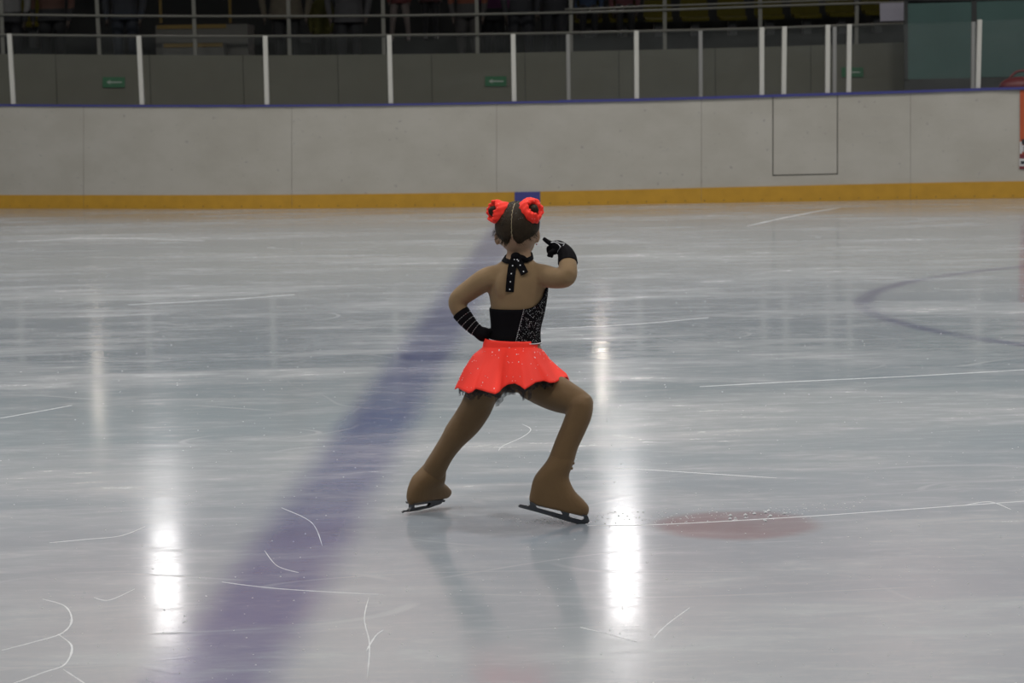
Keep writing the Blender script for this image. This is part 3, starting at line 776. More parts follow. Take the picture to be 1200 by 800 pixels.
# arms
mb.tube([sP(588, 325, 0), sP(571, 327, 0), sP(553, 338, .012), sP(537, 351, .022), sP(538, 362, .020), sP(546, 373, .012), sP(554, 382, .005)],
        [16 * PX, 14.2 * PX, 12.6 * PX, 11.4 * PX, 10.4 * PX, 8.2 * PX, 6.4 * PX], 16)
mb.tube([sP(622, 322, -.005), sP(637, 323, -.03), sP(652, 326, -.075), sP(664, 324, -.105), sP(665.5, 313, -.085), sP(664.5, 302, -.055), sP(661, 295, -.035)],
        [15 * PX, 13.6 * PX, 12.2 * PX, 11.6 * PX, 11.0 * PX, 9.6 * PX, 7 * PX], 16)
# head with jaw, nose and ears; it looks away from the camera, a little to the right
HC = sP(606.5, 266.5, .020); HM = Matrix.Rotation(math.radians(-14), 3, 'Z')
mb.ball(HC, (.0715, .086, .084), 22, 14, HM)
mb.ball(HC + HM @ Vector((0, .030, -.050)), (.050, .052, .048), 16, 10, HM)                # jaw
mb.ball(HC + HM @ Vector((0, .086, -.022)), (.011, .013, .014), 10, 7)                      # nose
mb.ball(HC + HM @ Vector((0, .072, -.072)), (.016, .014, .013), 10, 7)                      # chin
for sx in (-1, 1): mb.ball(HC + HM @ Vector((sx * .034, .062, -.040)), (.020, .020, .020), 10, 7)
for (x, y) in ((582.8, 279), (629.5, 276.5)): mb.ball(sP(x, y, .018), (.009, .017, .024), 12, 8, Matrix.Rotation(math.radians(-20), 3, 'Z'))
body = mb.build('body', None, skater)
remesh(body, 0.0042, 7, 0.5)
for m_ in (mesh_m, tight_m, skin_m): body.data.materials.append(m_)
zs = sP(600, 430).z; zn = sP(607, 305).z
body.data.materials.clear()
for m_ in (mesh_m, tight_m, skin_m): body.data.materials.append(m_)
for p in body.data.polygons:
    c = body.data.vertices[p.vertices[0]].co + body.location + (body.matrix_parent_inverse.translation + skater.location)
    p.material_index = 1 if c.z < zs else (2 if c.z > zn and 575 * 0 + abs(c.x - sP(607, 290).x) < .10 else 0)
body['label'] = 'body in beige mesh top and brown tights'
# face
face = MB()
for sx in (-1, 1): face.ball(HC + HM @ Vector((sx * .027, .076, .004)), (.010, .006, .006), 10, 7)
face.build('eyes', eyew_m, skater, smooth=True)
face = MB()
for sx in (-1, 1): face.ball(HC + HM @ Vector((sx * .027, .0808, .004)), (.0048, .003, .0048), 10, 7)
face.build('pupils', lash_m, skater, smooth=True)
face = MB(); face.tube([HC + HM @ Vector((x, .082 - abs(x) * .5, -.050 + abs(x) * .12)) for x in (-.018, -.008, 0, .008, .018)], [.002, .004, .0045, .004, .002], 8)
face.build('mouth', lip_m, skater, smooth=True)

# hair: two halves combed from a centre parting, hairline curving to a V at the nape
def hair_pt(u, v, grow=0.0):
    """u: azimuth, 0 = back of the head; v: 0 crown .. 1 hairline"""
    low = 125 - 20 * min(1, abs(u) / 1.3) ** 2 - (46 * max(0, (abs(u) - 1.35) / 1.8) if abs(u) > 1.35 else 0)
    low += 6 * math.exp(-((abs(u) - 0.42) / 0.2) ** 2) - 12 * math.exp(-(u / 0.16) ** 2)
    ph = math.radians(low) * v
    r = (.0735 + grow, .089 + grow, .087 + grow)
    strand = 0.0010 * math.sin(u * 46 + 5 * math.sin(v * 4)) * math.sin(math.pi * min(1, v * 1.4))
    groove = -0.0030 * math.exp(-(math.sin(u / 2) * 2 * max(.25, math.sin(ph)) / 0.05) ** 2) if abs(u) < 1.57 else 0
    k = 1 + (strand + groove) / .08
    edge = 1 - 0.05 * max(0, v - 0.86) / 0.14
    d = Vector((r[0] * math.sin(ph) * math.sin(u), -r[1] * math.sin(ph) * math.cos(u), r[2] * math.cos(ph))) * k * edge
    return HC + HM @ d
nu, nv = 150, 26
v = [hair_pt(-math.pi + 2 * math.pi * i / nu, (j + 0.02) / nv) for j in range(nv + 1) for i in range(nu)]
f = [(j * nu + i, (j + 1) * nu + i, (j + 1) * nu + (i + 1) % nu, j * nu + (i + 1) % nu) for j in range(nv) for i in range(nu)]
f.append(tuple(range(nu)))
m = MB(); m.add(v, f); hair = m.build('hair', hair_dark, skater, smooth=True)
hair['label'] = 'dark brown hair with a centre parting'
# parting line
m = MB(); rows = []
for j in range(30):
    vv = 0.16 + 0.80 * j / 29; ux = 0.020 * math.sin(j * 1.9) + 0.012 * math.sin(j * 4.7) + 0.04 * (j / 29.0 - 0.4)
    wv = (0.012 + 0.010 * max(0, j - 20) / 9) / max(.35, math.sin(math.radians(100) * vv))
    rows.append([hair_pt(ux - wv, vv, .0010), hair_pt(ux, vv, .0018), hair_pt(ux + wv, vv, .0010)])
m.add([p for r_ in rows for p in r_], [(j * 3 + i, j * 3 + i + 1, j * 3 + i + 4, j * 3 + i + 3) for j in range(29) for i in (0, 1)])
m.build('parting', part_m, hair, smooth=True)
# glitter specks in the hair
m = MB(); rr_ = random.Random(5)
for k in range(40):
    u, v_ = rr_.uniform(-.9, .9), rr_.uniform(.12, .55); m.octa(hair_pt(u, v_, .0006), .0006)
o = m.build('hair_glitter', gem_m, hair); o['kind'] = 'stuff'
# fine strands at the nape
m = MB()
for k in range(120):
    u = rr_.uniform(-1.3, 1.3); a = hair_pt(u, rr_.uniform(.86, .97), .001); L = rr_.uniform(.005, .020)
    m.tube([a, a + Vector((u * .004, -.003, -L * .5)), a + Vector((u * .010 + rr_.gauss(0, .004), .006, -L))], [.0007, .0005, .0002], 4, sub=2)
o = m.build('stray_strands', hair_dark, hair); o['kind'] = 'stuff'

def bun(cx, cy, dy, axis, length, rad, band_r, tipshift, name_label):
    axis = Vector(axis).normalized(); c = sP(cx, cy, dy)
    tuft = MB(); x = axis.orthogonal().normalized(); y = axis.cross(x)
    prof = [(-.030, .75), (-.012, .95), (.004, 1.0), (length * .55, .92), (length * .82, .66), (length, .18)]
    rings = []
    for d, r_ in prof:
        rings.append([c + axis * d + (x * math.cos(a) + y * math.sin(a)) * rad * r_ * (1 + .10 * math.sin(3 * a + d * 120)) for a in (2 * math.pi * j / 18 for j in range(18))])
    tuft.loft(rings); tuft.build('hair_bun', hair_dark, skater, smooth=True)
    sc = MB(); nu_, nv_ = 64, 20; v = []
    for i in range(nu_):
        A = 2 * math.pi * i / nu_
        rd = x * math.cos(A) + y * math.sin(A)
        for j in range(nv_):
            B = 2 * math.pi * j / nv_
            wr = 1 + .16 * math.sin(5 * A + 2.2 * math.sin(2 * B)) * 0.6 + .10 * math.sin(11 * A + 3 * B) + .12 * math.sin(3 * B + 2 * A)
            r1 = band_r[1] * wr
            v.append(c + rd * (band_r[0] + r1 * math.cos(B)) + axis * (band_r[2] * wr * math.sin(B) + .004 * math.sin(2 * A + 1)))
    f = [(i * nv_ + j, ((i + 1) % nu_) * nv_ + j, ((i + 1) % nu_) * nv_ + (j + 1) % nv_, i * nv_ + (j + 1) % nv_) for i in range(nu_) for j in range(nv_)]
    sc.add(v, f); s_ = sc.build('scrunchie', orange_m, skater, smooth=True); s_['label'] = name_label
    g = MB(); q = random.Random(int(cx))
    for k in range(26):
        i = q.randrange(nu_); j = q.randrange(nv_); p = v[i * nv_ + j]; g.octa(p + (p - c).normalized() * .0008, .0011)
    o = g.build('scrunchie_stones', gem_m, s_); o['kind'] = 'stuff'
bun(583.8, 248.5, .006, (-0.80, -0.42, 0.22), .036, .0195, (.0285, .0115, .025), 0, 'orange scrunchie on the left bun')
bun(622.3, 247.2, -.016, (0.60, -0.62, 0.40), .030, .018, (.029, .0145, .022), 0, 'orange scrunchie on the right bun')

# bodice
def bod_top(th):
    d = (math.degrees(th) + 360) % 360            # 270 = back
    base = 360.5
    if d < 162: return 334.0 if d > 20 else 336.0
    if d < 180: return base - 26 * ((180 - d) / 18.0) ** 3
    if d > 285: t = min(1, (d - 285) / 66.0); return base - 2.5 * t - 22 * t ** 3.2
    return base
nT, nY = 96, 18
def bod_pt(i, s, off=.0035):
    th = 2 * math.pi * i / nT; yt = bod_top(th); yb = 399.5 + 3.0 * math.cos(th)
    return trunk_pt(th, yb + (yt - yb) * s, off)
m = MB(); m.loft([[bod_pt(i, k / nY, .0042 if k < nY else .0030) for i in range(nT)] for k in range(nY + 1)], cap=False)
bodice = m.build('bodice', black_m, skater, smooth=True); bodice['label'] = 'black sleeveless bodice with rhinestone side panel'
md = bodice.modifiers.new('thick', 'SOLIDIFY'); md.thickness = .002; md.offset = 1
gems = MB(); rg = random.Random(11)
for k in range(330):                                # sparkling side panel
    i = rg.uniform(nT * .755, nT * 1.0); s = rg.uniform(.03, .97)
    th = 2 * math.pi * i / nT
    lim = 284 + 10 * s
    if math.degrees(th) < lim: continue
    gems.octa(bod_pt(i, s, .0062), .0007 if rg.random() < .8 else .0013, .0006, trunk_nrm(th))
for k in range(22):                                 # panel seam
    s = k / 21; i = nT * (284 + 10 * s) / 360; gems.octa(bod_pt(i, s, .0066),   .0014, .0010, trunk_nrm(2 * math.pi * i / nT))
for k in range(170):                                # waist trim
    i = nT * k / 170; gems.octa(bod_pt(i, .02, .0075), .0019, .0014, trunk_nrm(2 * math.pi * i / nT))
o = gems.build('rhinestones', gem_m, bodice); o['kind'] = 'stuff'

# halter ribbon
def ribbon(pts, w, thick=.0022, side=None):
    m = MB(); rings = []
    for i, p in enumerate(pts):
        t = (pts[min(i + 1, len(pts) - 1)] - pts[max(i - 1, 0)]).normalized()
        q = (side if side else Vector((0, 1, 0)).cross(t)).normalized() * w; n_ = q.cross(t).normalized() * thick
        rings.append([p - q - n_, p + q - n_, p + q + n_, p - q + n_])
    m.loft(rings); return m
m = MB()
for k in range(40):
    pass
rings = []
for i in range(48):
    th = 2 * math.pi * i / 48; yy = 303 - 3.0 * math.sin(th) - 2.0 * abs(math.cos(th)) - (2.5 * math.sin(th) if math.sin(th) > 0 else 0)
    rings.append([trunk_pt(th, yy + dyy, off) for dyy, off in ((-2.3, .003), (2.3, .003), (2.3, .0055), (-2.3, .0055))])
m.loft(rings, closed=True)
halter = m.build('halter_band', black_m, skater)
def back_at(x, y, lift=.006):
    """point on the back surface at a pixel"""
    cx, hw, hd, dy = trunk_tab(y); t = max(-1, min(1, (x - cx) / hw)); th = -math.acos(t)
    p = trunk_pt(th, y); q = sP(x, y, 0); return at(x, y, p.y - lift)
tails = []
for pts, w in (([(604.5, 300), (602, 306), (600, 314), (598.6, 324), (597.8, 333), (597.2, 342)], 4.9), ([(604.5, 300), (607, 306), (611, 313), (614.8, 320.5)], 4.6)):
    P = [back_at(x, y, .009 if k < 2 else .008) for k, (x, y) in enumerate(pts)]
    mm = ribbon(P, w * PX); tl = mm.build('ribbon_tail', black_m, halter); tails.append(P)
m = MB(); m.ball(back_at(604.5, 300.5, .008), (.017, .010, .014), 14, 9); m.tube([back_at(607, 300, .009), back_at(613, 302.5, .007), back_at(619, 306, .004)], [.008, .010, .006], 10, flat=.5); m.build('ribbon_knot', black_m, halter, smooth=True)
g = MB()
for P in tails:
    for k in range(1, len(P)):
        for t in (.15, .65):
            p = P[k - 1].lerp(P[k], t); 
            if (k * 2 + int(t > .5)) % 2: g.octa(p + Vector((0, -.004, 0)), .0026, .0016, (0, -1, 0))
for x, y in ((603.5, 299), (607.5, 305.5)): g.octa(back_at(x, y, .0185 if y < 300 else .014), .0026, .0016, (0, -1, 0))
o = g.build('ribbon_stones', gem_m, halter); o['kind'] = 'stuff'

# skirt: yoke, pleated flare, tulle
SKC = (601.5, 0)
def yoke_pt(th, y):
    cx = 599.5; hw = 31.5 + (y - 397) * 0.2
    c = sP(cx, y + 1.5 * math.cos(th)); return c + Vector((math.cos(th) * hw * PX, math.sin(th) * (.086 + (y - 397) * .0005), 0))
m = MB(); m.loft([[yoke_pt(2 * math.pi * i / 72, y) for i in range(72)] for y in (397, 400, 403, 406.5, 409)], cap=False)
skirt = m.build('skirt', orange_m, skater, smooth=True); skirt['label'] = 'fluorescent orange red pleated skirt'
md = skirt.modifiers.new('thick', 'SOLIDIFY'); md.thickness = .002; md.offset = 1
NF = 11
HEM = [(532, 451), (541, 455.5), (550, 459.5), (554.5, 458), (558.5, 454.5), (564, 456), (573, 459), (581, 461), (586, 459), (590, 454), (596, 450), (603, 449), (609, 452), (614.5, 456.5), (620, 453), (628, 448), (637, 446.5), (643, 449), (650, 448.5), (657, 445.5), (667, 441.5)]
def skirt_pt(th, t):
    """t 0 at yoke, 1 at hem; th = -90 deg faces the camera"""
    e = t ** 1.15; front = math.sin(th) < 0
    hw = 34.0 + 33.0 * (1.35 * t - .35 * t * t); hd = .084 + .105 * (1.35 * t - .35 * t * t)
    lw = float(np.interp(t, [0, .2, .55, 1], [32.5, 45.5, 57, 67.5])); rw = float(np.interp(t, [0, .2, .5, .8, 1], [31, 38.5, 47, 58.5, 67.5]))
    kk = (1 + math.cos(th)) / 2; hw = lw * (1 - kk) + rw * kk
    cx = 599.5; xh = 599.7 + 67.2 * math.cos(th)
    base = 456.0 - (xh - 532) * 0.085
    fold_b = .8 * math.cos(NF * th) + .3 * math.sin(4 * th + 1)
    if front:
        w = min(1, -math.sin(th) * 3.0)
        fold = (float(np.interp(xh, [h[0] for h in HEM], [h[1] for h in HEM])) - base) / 5.0 * w + fold_b * .4 * (1 - w); yh = base + 5.0 * fold
    else:
        fold = fold_b; yh = base - 12.0 * math.sin(th) + 3.0 * fold
    y = 405 + (yh - 405) * t - 5.0 * fold * (t - e)
    c = sP(cx, y); rad = 1 + .17 * fold * t ** .75 + .03 * t * math.sin(17 * th + 2)
    # the fold swings towards the camera, so its height is taken along that line of sight
    q = Vector((math.cos(th) * hw * PX * (1 + .012 * fold * e), math.sin(th) * hd * rad, 0))
    k = (Y0 + q.y) / Y0
    p = at(600, y, Y0 + q.y)
    return Vector((c.x + q.x, Y0 + q.y, p.z if front else c.z))
nS, mS = 264, 22
m = MB(); m.loft([[skirt_pt(2 * math.pi * i / nS, k / mS) for i in range(nS)] for k in range(mS + 1)], cap=False)
flare = m.build('skirt_flare', orange_m, skirt, smooth=True)
md = flare.modifiers.new('thick', 'SOLIDIFY'); md.thickness = .0022; md.offset = -1
g = MB(); rg = random.Random(21)
for k in range(150):
    th = rg.uniform(-math.pi, math.pi); t = rg.uniform(.05, .97); p = skirt_pt(th, t)
    n_ = Vector((math.cos(th), math.sin(th), .5)); g.octa(p + n_.normalized() * .0016, .0013 if rg.random() < .75 else .0022, .001, n_)
o = g.build('skirt_stones', gem_m, skirt); o['kind'] = 'stuff'
def tulle():
    mm, nt, b = nodes_of('black_tulle'); b.inputs['Base Color'].default_value = (.012, .011, .014, 1); b.inputs['Roughness'].default_value = .8
    tc = nt.nodes.new('ShaderNodeTexCoord'); n_ = noise_node(nt, tc.outputs['Object'], 45.0, 3); nt.links.new(ramp(nt, n_, .3, .7, .35, .85), b.inputs['Alpha']); return mm
m = MB(); rg = random.Random(8); nn = 84; v = []; f = []
for layer, sc_ in ((0, .93), (1, .80)):
    base = len(v)
    for i in range(nn):
        th0 = 2 * math.pi * i / nn; th1 = 2 * math.pi * (i + 1) / nn
        ln = 1.10 + rg.uniform(-.02, .10) + (.14 if -1.9 < (th0 + math.pi) % (2 * math.pi) - math.pi < -1.25 and rg.random() < .6 else 0)
        for tt in (.55, .8, 1.0, ln):
            for th in (th0, th1):
                q = skirt_pt(th, min(tt, 1.0)); cxy = sP(600, 430)
                ctr = Vector((cxy.x, cxy.y, q.z)); w_ = ctr + (q - ctr) * sc_
                if tt > 1: w_.z -= (tt - 1) * .135
                v.append(w_)
        k = base + i * 8
        f += [(k, k + 1, k + 3, k + 2), (k + 2, k + 3, k + 5, k + 4), (k + 4, k + 5, k + 7, k + 6)]
m.add(v, f); pet = m.build('tulle_petticoat', tulle(), skirt); pet['label'] = 'ragged black tulle under the skirt'

# gloves with five fingers each
def glove(name, parts, cuff, lab):
    m = MB()
    for pts, rad in parts: m.tube([sP(*p) for p in pts], [r * PX for r in rad], 12)
    o = m.build(name, black_m, skater); remesh(o, .0022, 4, .5); o.data.materials.clear(); o.data.materials.append(black_m); o['label'] = lab
    return o
gl = glove('glove', [
    ([(539.5, 365.5, .0195), (546, 374, .012), (554.5, 383.5, .005), (561, 388.5, .0)], [11.0, 10.0, 8.2, 7.4]),
    ([(559, 388, .0), (566, 391.5, .0), (573, 393, .005)], [7.0, 9.0, 8.0]),
    ([(569, 388, .0), (576, 387.5, -.012), (583, 388.5, -.030)], [3.6, 3.2, 2.4]),               # thumb to the back
    ([(571, 389, .01), (574, 388.5, .035), (580, 389, .058)], [3.0, 2.9, 2.2]),
    ([(571, 393, .01), (573, 393, .040), (579, 394, .066)], [3.0, 2.9, 2.2]),
    ([(570, 396.5, .01), (572, 397.5, .036), (578, 398.5, .060)], [2.9, 2.8, 2.1]),
    ([(569, 399, .008), (570, 400.5, .028), (575, 402, .046)], [2.6, 2.5, 2.0])], None, 'black glove on the hip with rhinestone stripes')
gr = glove('glove', [
    ([(665.5, 309, -.073), (664.5, 301, -.053), (661.5, 294.5, -.036), (657, 291, -.028)], [12.0, 11.0, 9.0, 7.8]),
    ([(660, 292.5, -.030), (654, 289, -.024), (648, 288.5, -.020)], [8.2, 8.0, 6.2]),
    ([(650, 287, -.024), (644, 284.5, -.024), (640, 281.8, -.022), (636.8, 279.2, -.018)], [3.6, 3.0, 2.7, 2.2]),     # pointing index finger
    ([(649, 290, -.022), (643.2, 290.5, -.012), (643.0, 295.5, .002)], [3.2, 2.9, 2.4]),
    ([(650, 293, -.022), (644.5, 294, -.012), (644.5, 298.5, .000)], [3.1, 2.8, 2.3]),
    ([(651, 295.5, -.022), (646.5, 297, -.014), (646.8, 301, -.004)], [2.9, 2.6, 2.1]),
    ([(653, 294, -.034), (646, 295.5, -.040), (642.6, 300.8, -.038)], [3.4, 3.0, 2.2])], None, 'black glove pointing at the cheek')
g = MB(); rg = random.Random(4)
def ring_gems(g, a, b, radA, n_=26, r_=.0017, off=.0035):
    a = Vector(a); b = Vector(b); t = (b - a).normalized(); x = t.orthogonal().normalized(); y = t.cross(x)
    for k in range(n_):
        d = x * math.cos(2 * math.pi * k / n_) + y * math.sin(2 * math.pi * k / n_); g.octa(a + d * (radA + off), r_, .0012, d)
ax = [sP(544, 371, .014), sP(548.6, 376.6, .010), sP(553, 381.6, .006), sP(557.5, 385.8, .003), sP(562, 389, 0)]
for k in range(4): ring_gems(g, ax[k], ax[k + 1], [9.9, 9.3, 8.4, 7.8][k] * PX, 20, .0013, .0010)
o = g.build('glove_stones', gem_m, gl); o['kind'] = 'stuff'
g = MB()
for path in ([(646, 284), (650, 283.4), (654, 285.5), (657, 289), (654, 294), (652.5, 299)], [(652, 282.6), (656.5, 284.5), (661.5, 285.2), (658.5, 290), (656, 294)]):
    for a, b in zip(path[:-1], path[1:]):
        for k in range(5):
            x = a[0] + (b[0] - a[0]) * k / 5; y = a[1] + (b[1] - a[1]) * k / 5
            cy = 290; hh = 8.0; d = max(0, 1 - ((y - cy) / hh) ** 2) ** .5
            g.octa(sP(x, y, -.027 - d * 8.2 * PX - .0005), .0016, .0012, (0, -1, 0))
o = g.build('glove_stones', gem_m, gr); o['kind'] = 'stuff'
# little earring at the right ear
m = MB(); m.ball(sP(628.8, 286.2, .014), .0028, 10, 7); m.build('earring', mat('red_bead', (.30, .03, .03), .3), skater, smooth=True)

# skates: boots inside the over-boot tights, blades below
def boot(name, secs, lab, sup=2.5):
    m = MB(); outline_loft(m, secs, 4, 26, sup); o = m.build(name, tight_m, skater); remesh(o, .0032, 5, .5)
    o.data.materials.clear(); o.data.materials.append(tight_m); o['label'] = lab
    return o
d = dR
rb = boot('skate_boot', [(652, 520, d, 674, 522, d, .030), (645.5, 531, d, 673, 532, d, .038), (639.8, 541, d, 672, 541.5, d, .0415), (632.5, 550, d, 669.5, 549, d, .042), (626.5, 558, d, 667, 557, d, .041),
    (623.5, 566, d, 668.5, 565, d, .040), (621.8, 574, d, 674.5, 576, d, .039), (620.5, 580.5, d, 683, 584.5, d, .038), (620, 584.5, d, 689.8, 593, d, .037), (620.8, 587.3, d, 690, 600, d, .036), (623, 589, d, 687.5, 604.3, d, .033)],
    'right skate boot under brown over-boot tights')
m = MB()                                            # lace bumps under the tights
e = dL
lb = boot('skate_boot', [(508, 534, e - .005, 525, 538, e + .005, .028), (497, 547, e - .012, 522, 548, e + .018, .035), (488, 559, e - .03, 520, 558, e + .035, .039), (483.5, 567, e - .04, 518.5, 563.5, e + .055, .038),
    (480.3, 575, e - .045, 523, 568.5, e + .085, .037), (479, 580.5, e - .047, 526.5, 573.5, e + .105, .036), (478.8, 585, e - .047, 526, 579, e + .105, .034), (480.5, 589, e - .045, 521, 584, e + .09, .031), (484, 590.8, e - .04, 515, 586.5, e + .07, .024)],
    'left skate boot under brown over-boot tights')
for (bo, pts, dy) in ((rb, [(672.6, 537), (672.2, 542.5), (670.2, 548.5)], d), (lb, [(522.6, 546), (521.3, 551), (519.8, 555.5)], e + .02)):
    m = MB()
    for (x, y) in pts: m.tube([sP(x - 5, y - .5, dy - .022), sP(x - .9, y, dy - .010), sP(x - .9, y, dy + .010), sP(x - 5, y - .5, dy + .022)], [.004, .0052, .0052, .004], 8)
    m.build('lace_ridges', tight_m, bo, smooth=True)

def blade(boot_o, fn, polys, thick, lab):
    """polys: lists of pixel outlines; fn gives the depth at a pixel column"""
    m = MB()
    for poly, th in polys:
        v0 = []
        for (x, y) in poly: v0.append(at(x, y, fn(x)))
        t = (at(520, 590, fn(520)) - at(500, 590, fn(500))).normalized(); q = Vector((-t.y, t.x, 0)).normalized() * th / 2
        n_ = len(v0)
        m.add([p - q for p in v0] + [p + q for p in v0], [tuple(range(n_)), tuple(range(2 * n_ - 1, n_ - 1, -1))] + [(i, i + n_, (i + 1) % n_ + n_, (i + 1) % n_) for i in range(n_)])
    o = m.build('blade', steel_m, boot_o); o['label'] = lab; return o
blade(rb, lambda x: Y0 + d, [
    ([(607.0, 592.8), (609.5, 590.6), (622, 593.0), (629, 594.5), (659, 602.8), (671, 606.5), (684, 609.5), (688.5, 607.5), (690.6, 610.4), (689, 612.6), (684.5, 614.2), (676, 613.6), (660, 609.0), (640, 602.8), (620, 597.2), (609, 594.4)], .005),
    ([(621.5, 588.0), (628, 588.8), (627.5, 592), (630.5, 596), (617, 593), (620.5, 591.5)], .016),
    ([(657, 598.5), (667.5, 600.5), (666.5, 604), (671, 608), (653, 603.5), (659.5, 602)], .016),
    ([(684, 604.0), (689, 604.5), (690.8, 610.5), (680.5, 609.8), (684.2, 607.6)], .012),
    ([(620.5, 586.6), (652, 593.6), (688, 602.8), (688, 604.8), (652, 596.2), (621, 589.4)], .046)], .005, 'dark steel figure blade, toe pressed to the ice')
lf = lambda x: Y0 + e + (-.052 if x < 477 else -.045 + (x - 478) * .0031)
blade(lb, lambda x: Y0 + e - .05 + (x - 474) * .0030, [
    ([(470.6, 599.6), (473, 597.6), (476, 597.9), (480, 595.6), (500, 592.4), (515, 587.2), (518.5, 587.2), (516.5, 590.0), (503, 594.8), (488, 598.2), (478, 599.6), (474, 599.4), (472, 600.8)], .005),
    ([(480.4, 588.5), (484.2, 589.5), (484.0, 594.0), (487.5, 597.2), (477.5, 598.6), (480.6, 594.5)], .014),
    ([(502, 586.2), (513, 586.0), (512, 590), (500.5, 593.4), (503.5, 589.5)], .014),
    ([(480, 588.0), (500, 586.0), (517, 585.0), (516, 587.4), (500, 588.2), (481, 590.4)], .040)], .005, 'dark steel figure blade of the rear foot')

# ------------------------------------------------------------------ SPECTATORS
def spectator(px, dY, z0, h, top, legs, hem, label, wide=1.0, skin=(0.10, 0.065, 0.045), shoe=(0.02, 0.02, 0.022), sit=False, stance=0.0):
    Y = YP + dY; x0 = at(px, 40, Y).x; k = h / 1.7
    r = empty('person', (x0, Y, z0)); tag(r, label, 'person', 'spectators in the stand')
    V = lambda x, y, z: Vector((x0 + x * k, Y + y * k, z0 + z * k))
    m = MB(); hz = hem / k
    if sit:
        for s_ in (-1, 1):
            m.tube([V(s_ * .09, .30, .52), V(s_ * .11, .0, .54), V(s_ * .11, -.12, .50), V(s_ * .11, -.12, .28), V(s_ * .11, -.10, .08)], [.085, .078, .062, .052, .042], 10)
            m.ball(V(s_ * .11, -.16, .045), (.045 * k, .12 * k, .042 * k), 12, 7)
        yo, zo = .28, -.36
    else:
        for s_ in (-1, 1):
            m.tube([V(s_ * .09, 0, .90), V(s_ * (.10 + stance * .5), -.01, .70), V(s_ * (.10 + stance), -.015, .48), V(s_ * (.105 + stance * 1.3), .01, .28), V(s_ * (.105 + stance * 1.5), .01, .07)], [.098 * k, .088 * k, .066 * k, .056 * k, .044 * k], 12)
            m.ball(V(s_ * (.108 + stance * 1.5), -.045, .045), (.045 * k, .125 * k, .042 * k), 12, 7)
        yo, zo = 0.0, 0.0
    W_ = wide
    rings = []
    secs = [(min(hz, .84), .205 * (1.10 if hz < .8 else 1.0), .145), (.90, .185, .125), (1.05, .165, .110), (1.22, .185, .118), (1.36, .195, .108), (1.42, .155, .085), (1.46, .07, .06), (1.54, .055, .058)]
    for z, a, b in secs:
        rings.append([V(math.cos(t) * a * W_, yo + math.sin(t) * b * W_, z + zo) for t in (2 * math.pi * j / 20 for j in range(20))])
    m.loft(rings)
    for s_ in (-1, 1):
        m.tube([V(s_ * .17 * W_, yo, 1.38 + zo), V(s_ * .235 * W_, yo, 1.22 + zo), V(s_ * .255 * W_, yo - .02, 1.08 + zo), V(s_ * .235 * W_, yo - .10, .92 + zo), V(s_ * .225 * W_, yo - .13, .84 + zo)], [.066 * k, .056 * k, .050 * k, .042 * k, .034 * k], 10)
        hc = V(s_ * .222 * W_, yo - .145, .80 + zo); m.ball(hc, (.022 * k, .036 * k, .045 * k), 10, 7)
        for q in range(4): m.tube([hc + Vector((0, (-.027 + q * .018) * k, -.03 * k)), hc + Vector((0, (-.030 + q * .018) * k, (-.085 + abs(q - 1.3) * .010) * k))], [.0095 * k, .0075 * k], 6, sub=1)
        m.tube([hc + Vector((-s_ * .01 * k, -.03 * k, 0)), hc + Vector((-s_ * .02 * k, -.055 * k, -.035 * k))], [.010 * k, .008 * k], 6, sub=1)
    hd = V(0, yo - .01, 1.61 + zo); m.ball(hd, (.073 * k, .092 * k, .108 * k), 16, 11); m.ball(hd + Vector((0, -.095 * k, -.02 * k)), (.013 * k, .016 * k, .018 * k), 8, 6)
    b = m.build('body', None, r); remesh(b, .013, 3, .5)
    nm = label.replace(' ', '_')
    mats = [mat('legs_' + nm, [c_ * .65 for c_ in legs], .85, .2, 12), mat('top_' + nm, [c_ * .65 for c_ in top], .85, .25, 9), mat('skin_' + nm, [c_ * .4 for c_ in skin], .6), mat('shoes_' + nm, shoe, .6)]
    b.data.materials.clear()
    for q in mats: b.data.materials.append(q)
    for p in b.data.polygons:
        c = b.data.vertices[p.vertices[0]].co + b.matrix_parent_inverse.translation
        zz = (c.z) / k - zo
        if sit: idx = 3 if c.z / k < .09 else (1 if (c.y / k > .14 and zz > .93) or (zz > 1.0) else 0)
        else: idx = 3 if zz < .085 else (0 if zz < hz else 1)
        if zz > 1.47 or (abs(c.x / k) > .17 * W_ and zz < .85 and zz > .55 and c.y / k < yo - .09): idx = 2
        p.material_index = idx
    hm = MB(); v = []
    for j in range(8):
        ph = math.radians(105) * j / 7
        for i in range(18):
            th = 2 * math.pi * i / 18; low = 1.0 if math.sin(th) > -.2 else .55
            v.append(hd + Vector((.079 * k * math.sin(ph * low) * math.cos(th), .010 * k + .097 * k * math.sin(ph * low) * math.sin(th), .010 * k + .112 * k * math.cos(ph * low))))
    hm.add(v, [(j * 18 + i, (j + 1) * 18 + i, (j + 1) * 18 + (i + 1) % 18, j * 18 + (i + 1) % 18) for j in range(7) for i in range(18)]); hm.build('hair', hair_dark, r, smooth=True)
    em = MB()
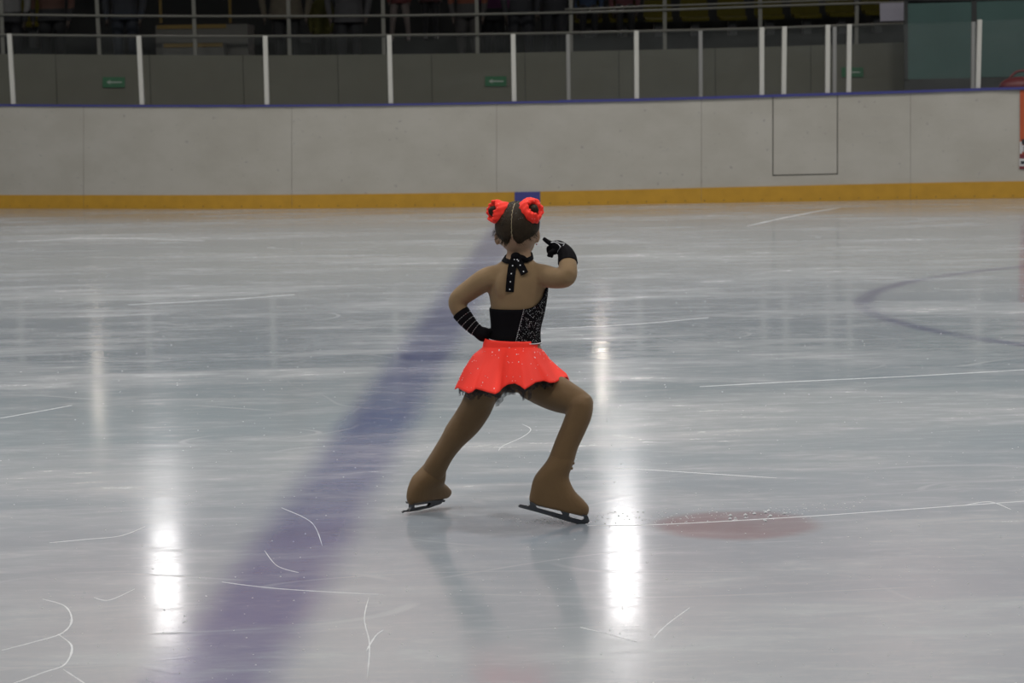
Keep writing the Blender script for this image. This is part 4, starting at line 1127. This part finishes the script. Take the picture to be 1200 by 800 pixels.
    for s_ in (-1, 1): em.ball(hd + Vector((s_ * .03 * k, -.086 * k, .008 * k)), .008 * k, 8, 6)
    em.build('eyes', lash_m, r)
T1, T2 = ZF, ZF + 0.52
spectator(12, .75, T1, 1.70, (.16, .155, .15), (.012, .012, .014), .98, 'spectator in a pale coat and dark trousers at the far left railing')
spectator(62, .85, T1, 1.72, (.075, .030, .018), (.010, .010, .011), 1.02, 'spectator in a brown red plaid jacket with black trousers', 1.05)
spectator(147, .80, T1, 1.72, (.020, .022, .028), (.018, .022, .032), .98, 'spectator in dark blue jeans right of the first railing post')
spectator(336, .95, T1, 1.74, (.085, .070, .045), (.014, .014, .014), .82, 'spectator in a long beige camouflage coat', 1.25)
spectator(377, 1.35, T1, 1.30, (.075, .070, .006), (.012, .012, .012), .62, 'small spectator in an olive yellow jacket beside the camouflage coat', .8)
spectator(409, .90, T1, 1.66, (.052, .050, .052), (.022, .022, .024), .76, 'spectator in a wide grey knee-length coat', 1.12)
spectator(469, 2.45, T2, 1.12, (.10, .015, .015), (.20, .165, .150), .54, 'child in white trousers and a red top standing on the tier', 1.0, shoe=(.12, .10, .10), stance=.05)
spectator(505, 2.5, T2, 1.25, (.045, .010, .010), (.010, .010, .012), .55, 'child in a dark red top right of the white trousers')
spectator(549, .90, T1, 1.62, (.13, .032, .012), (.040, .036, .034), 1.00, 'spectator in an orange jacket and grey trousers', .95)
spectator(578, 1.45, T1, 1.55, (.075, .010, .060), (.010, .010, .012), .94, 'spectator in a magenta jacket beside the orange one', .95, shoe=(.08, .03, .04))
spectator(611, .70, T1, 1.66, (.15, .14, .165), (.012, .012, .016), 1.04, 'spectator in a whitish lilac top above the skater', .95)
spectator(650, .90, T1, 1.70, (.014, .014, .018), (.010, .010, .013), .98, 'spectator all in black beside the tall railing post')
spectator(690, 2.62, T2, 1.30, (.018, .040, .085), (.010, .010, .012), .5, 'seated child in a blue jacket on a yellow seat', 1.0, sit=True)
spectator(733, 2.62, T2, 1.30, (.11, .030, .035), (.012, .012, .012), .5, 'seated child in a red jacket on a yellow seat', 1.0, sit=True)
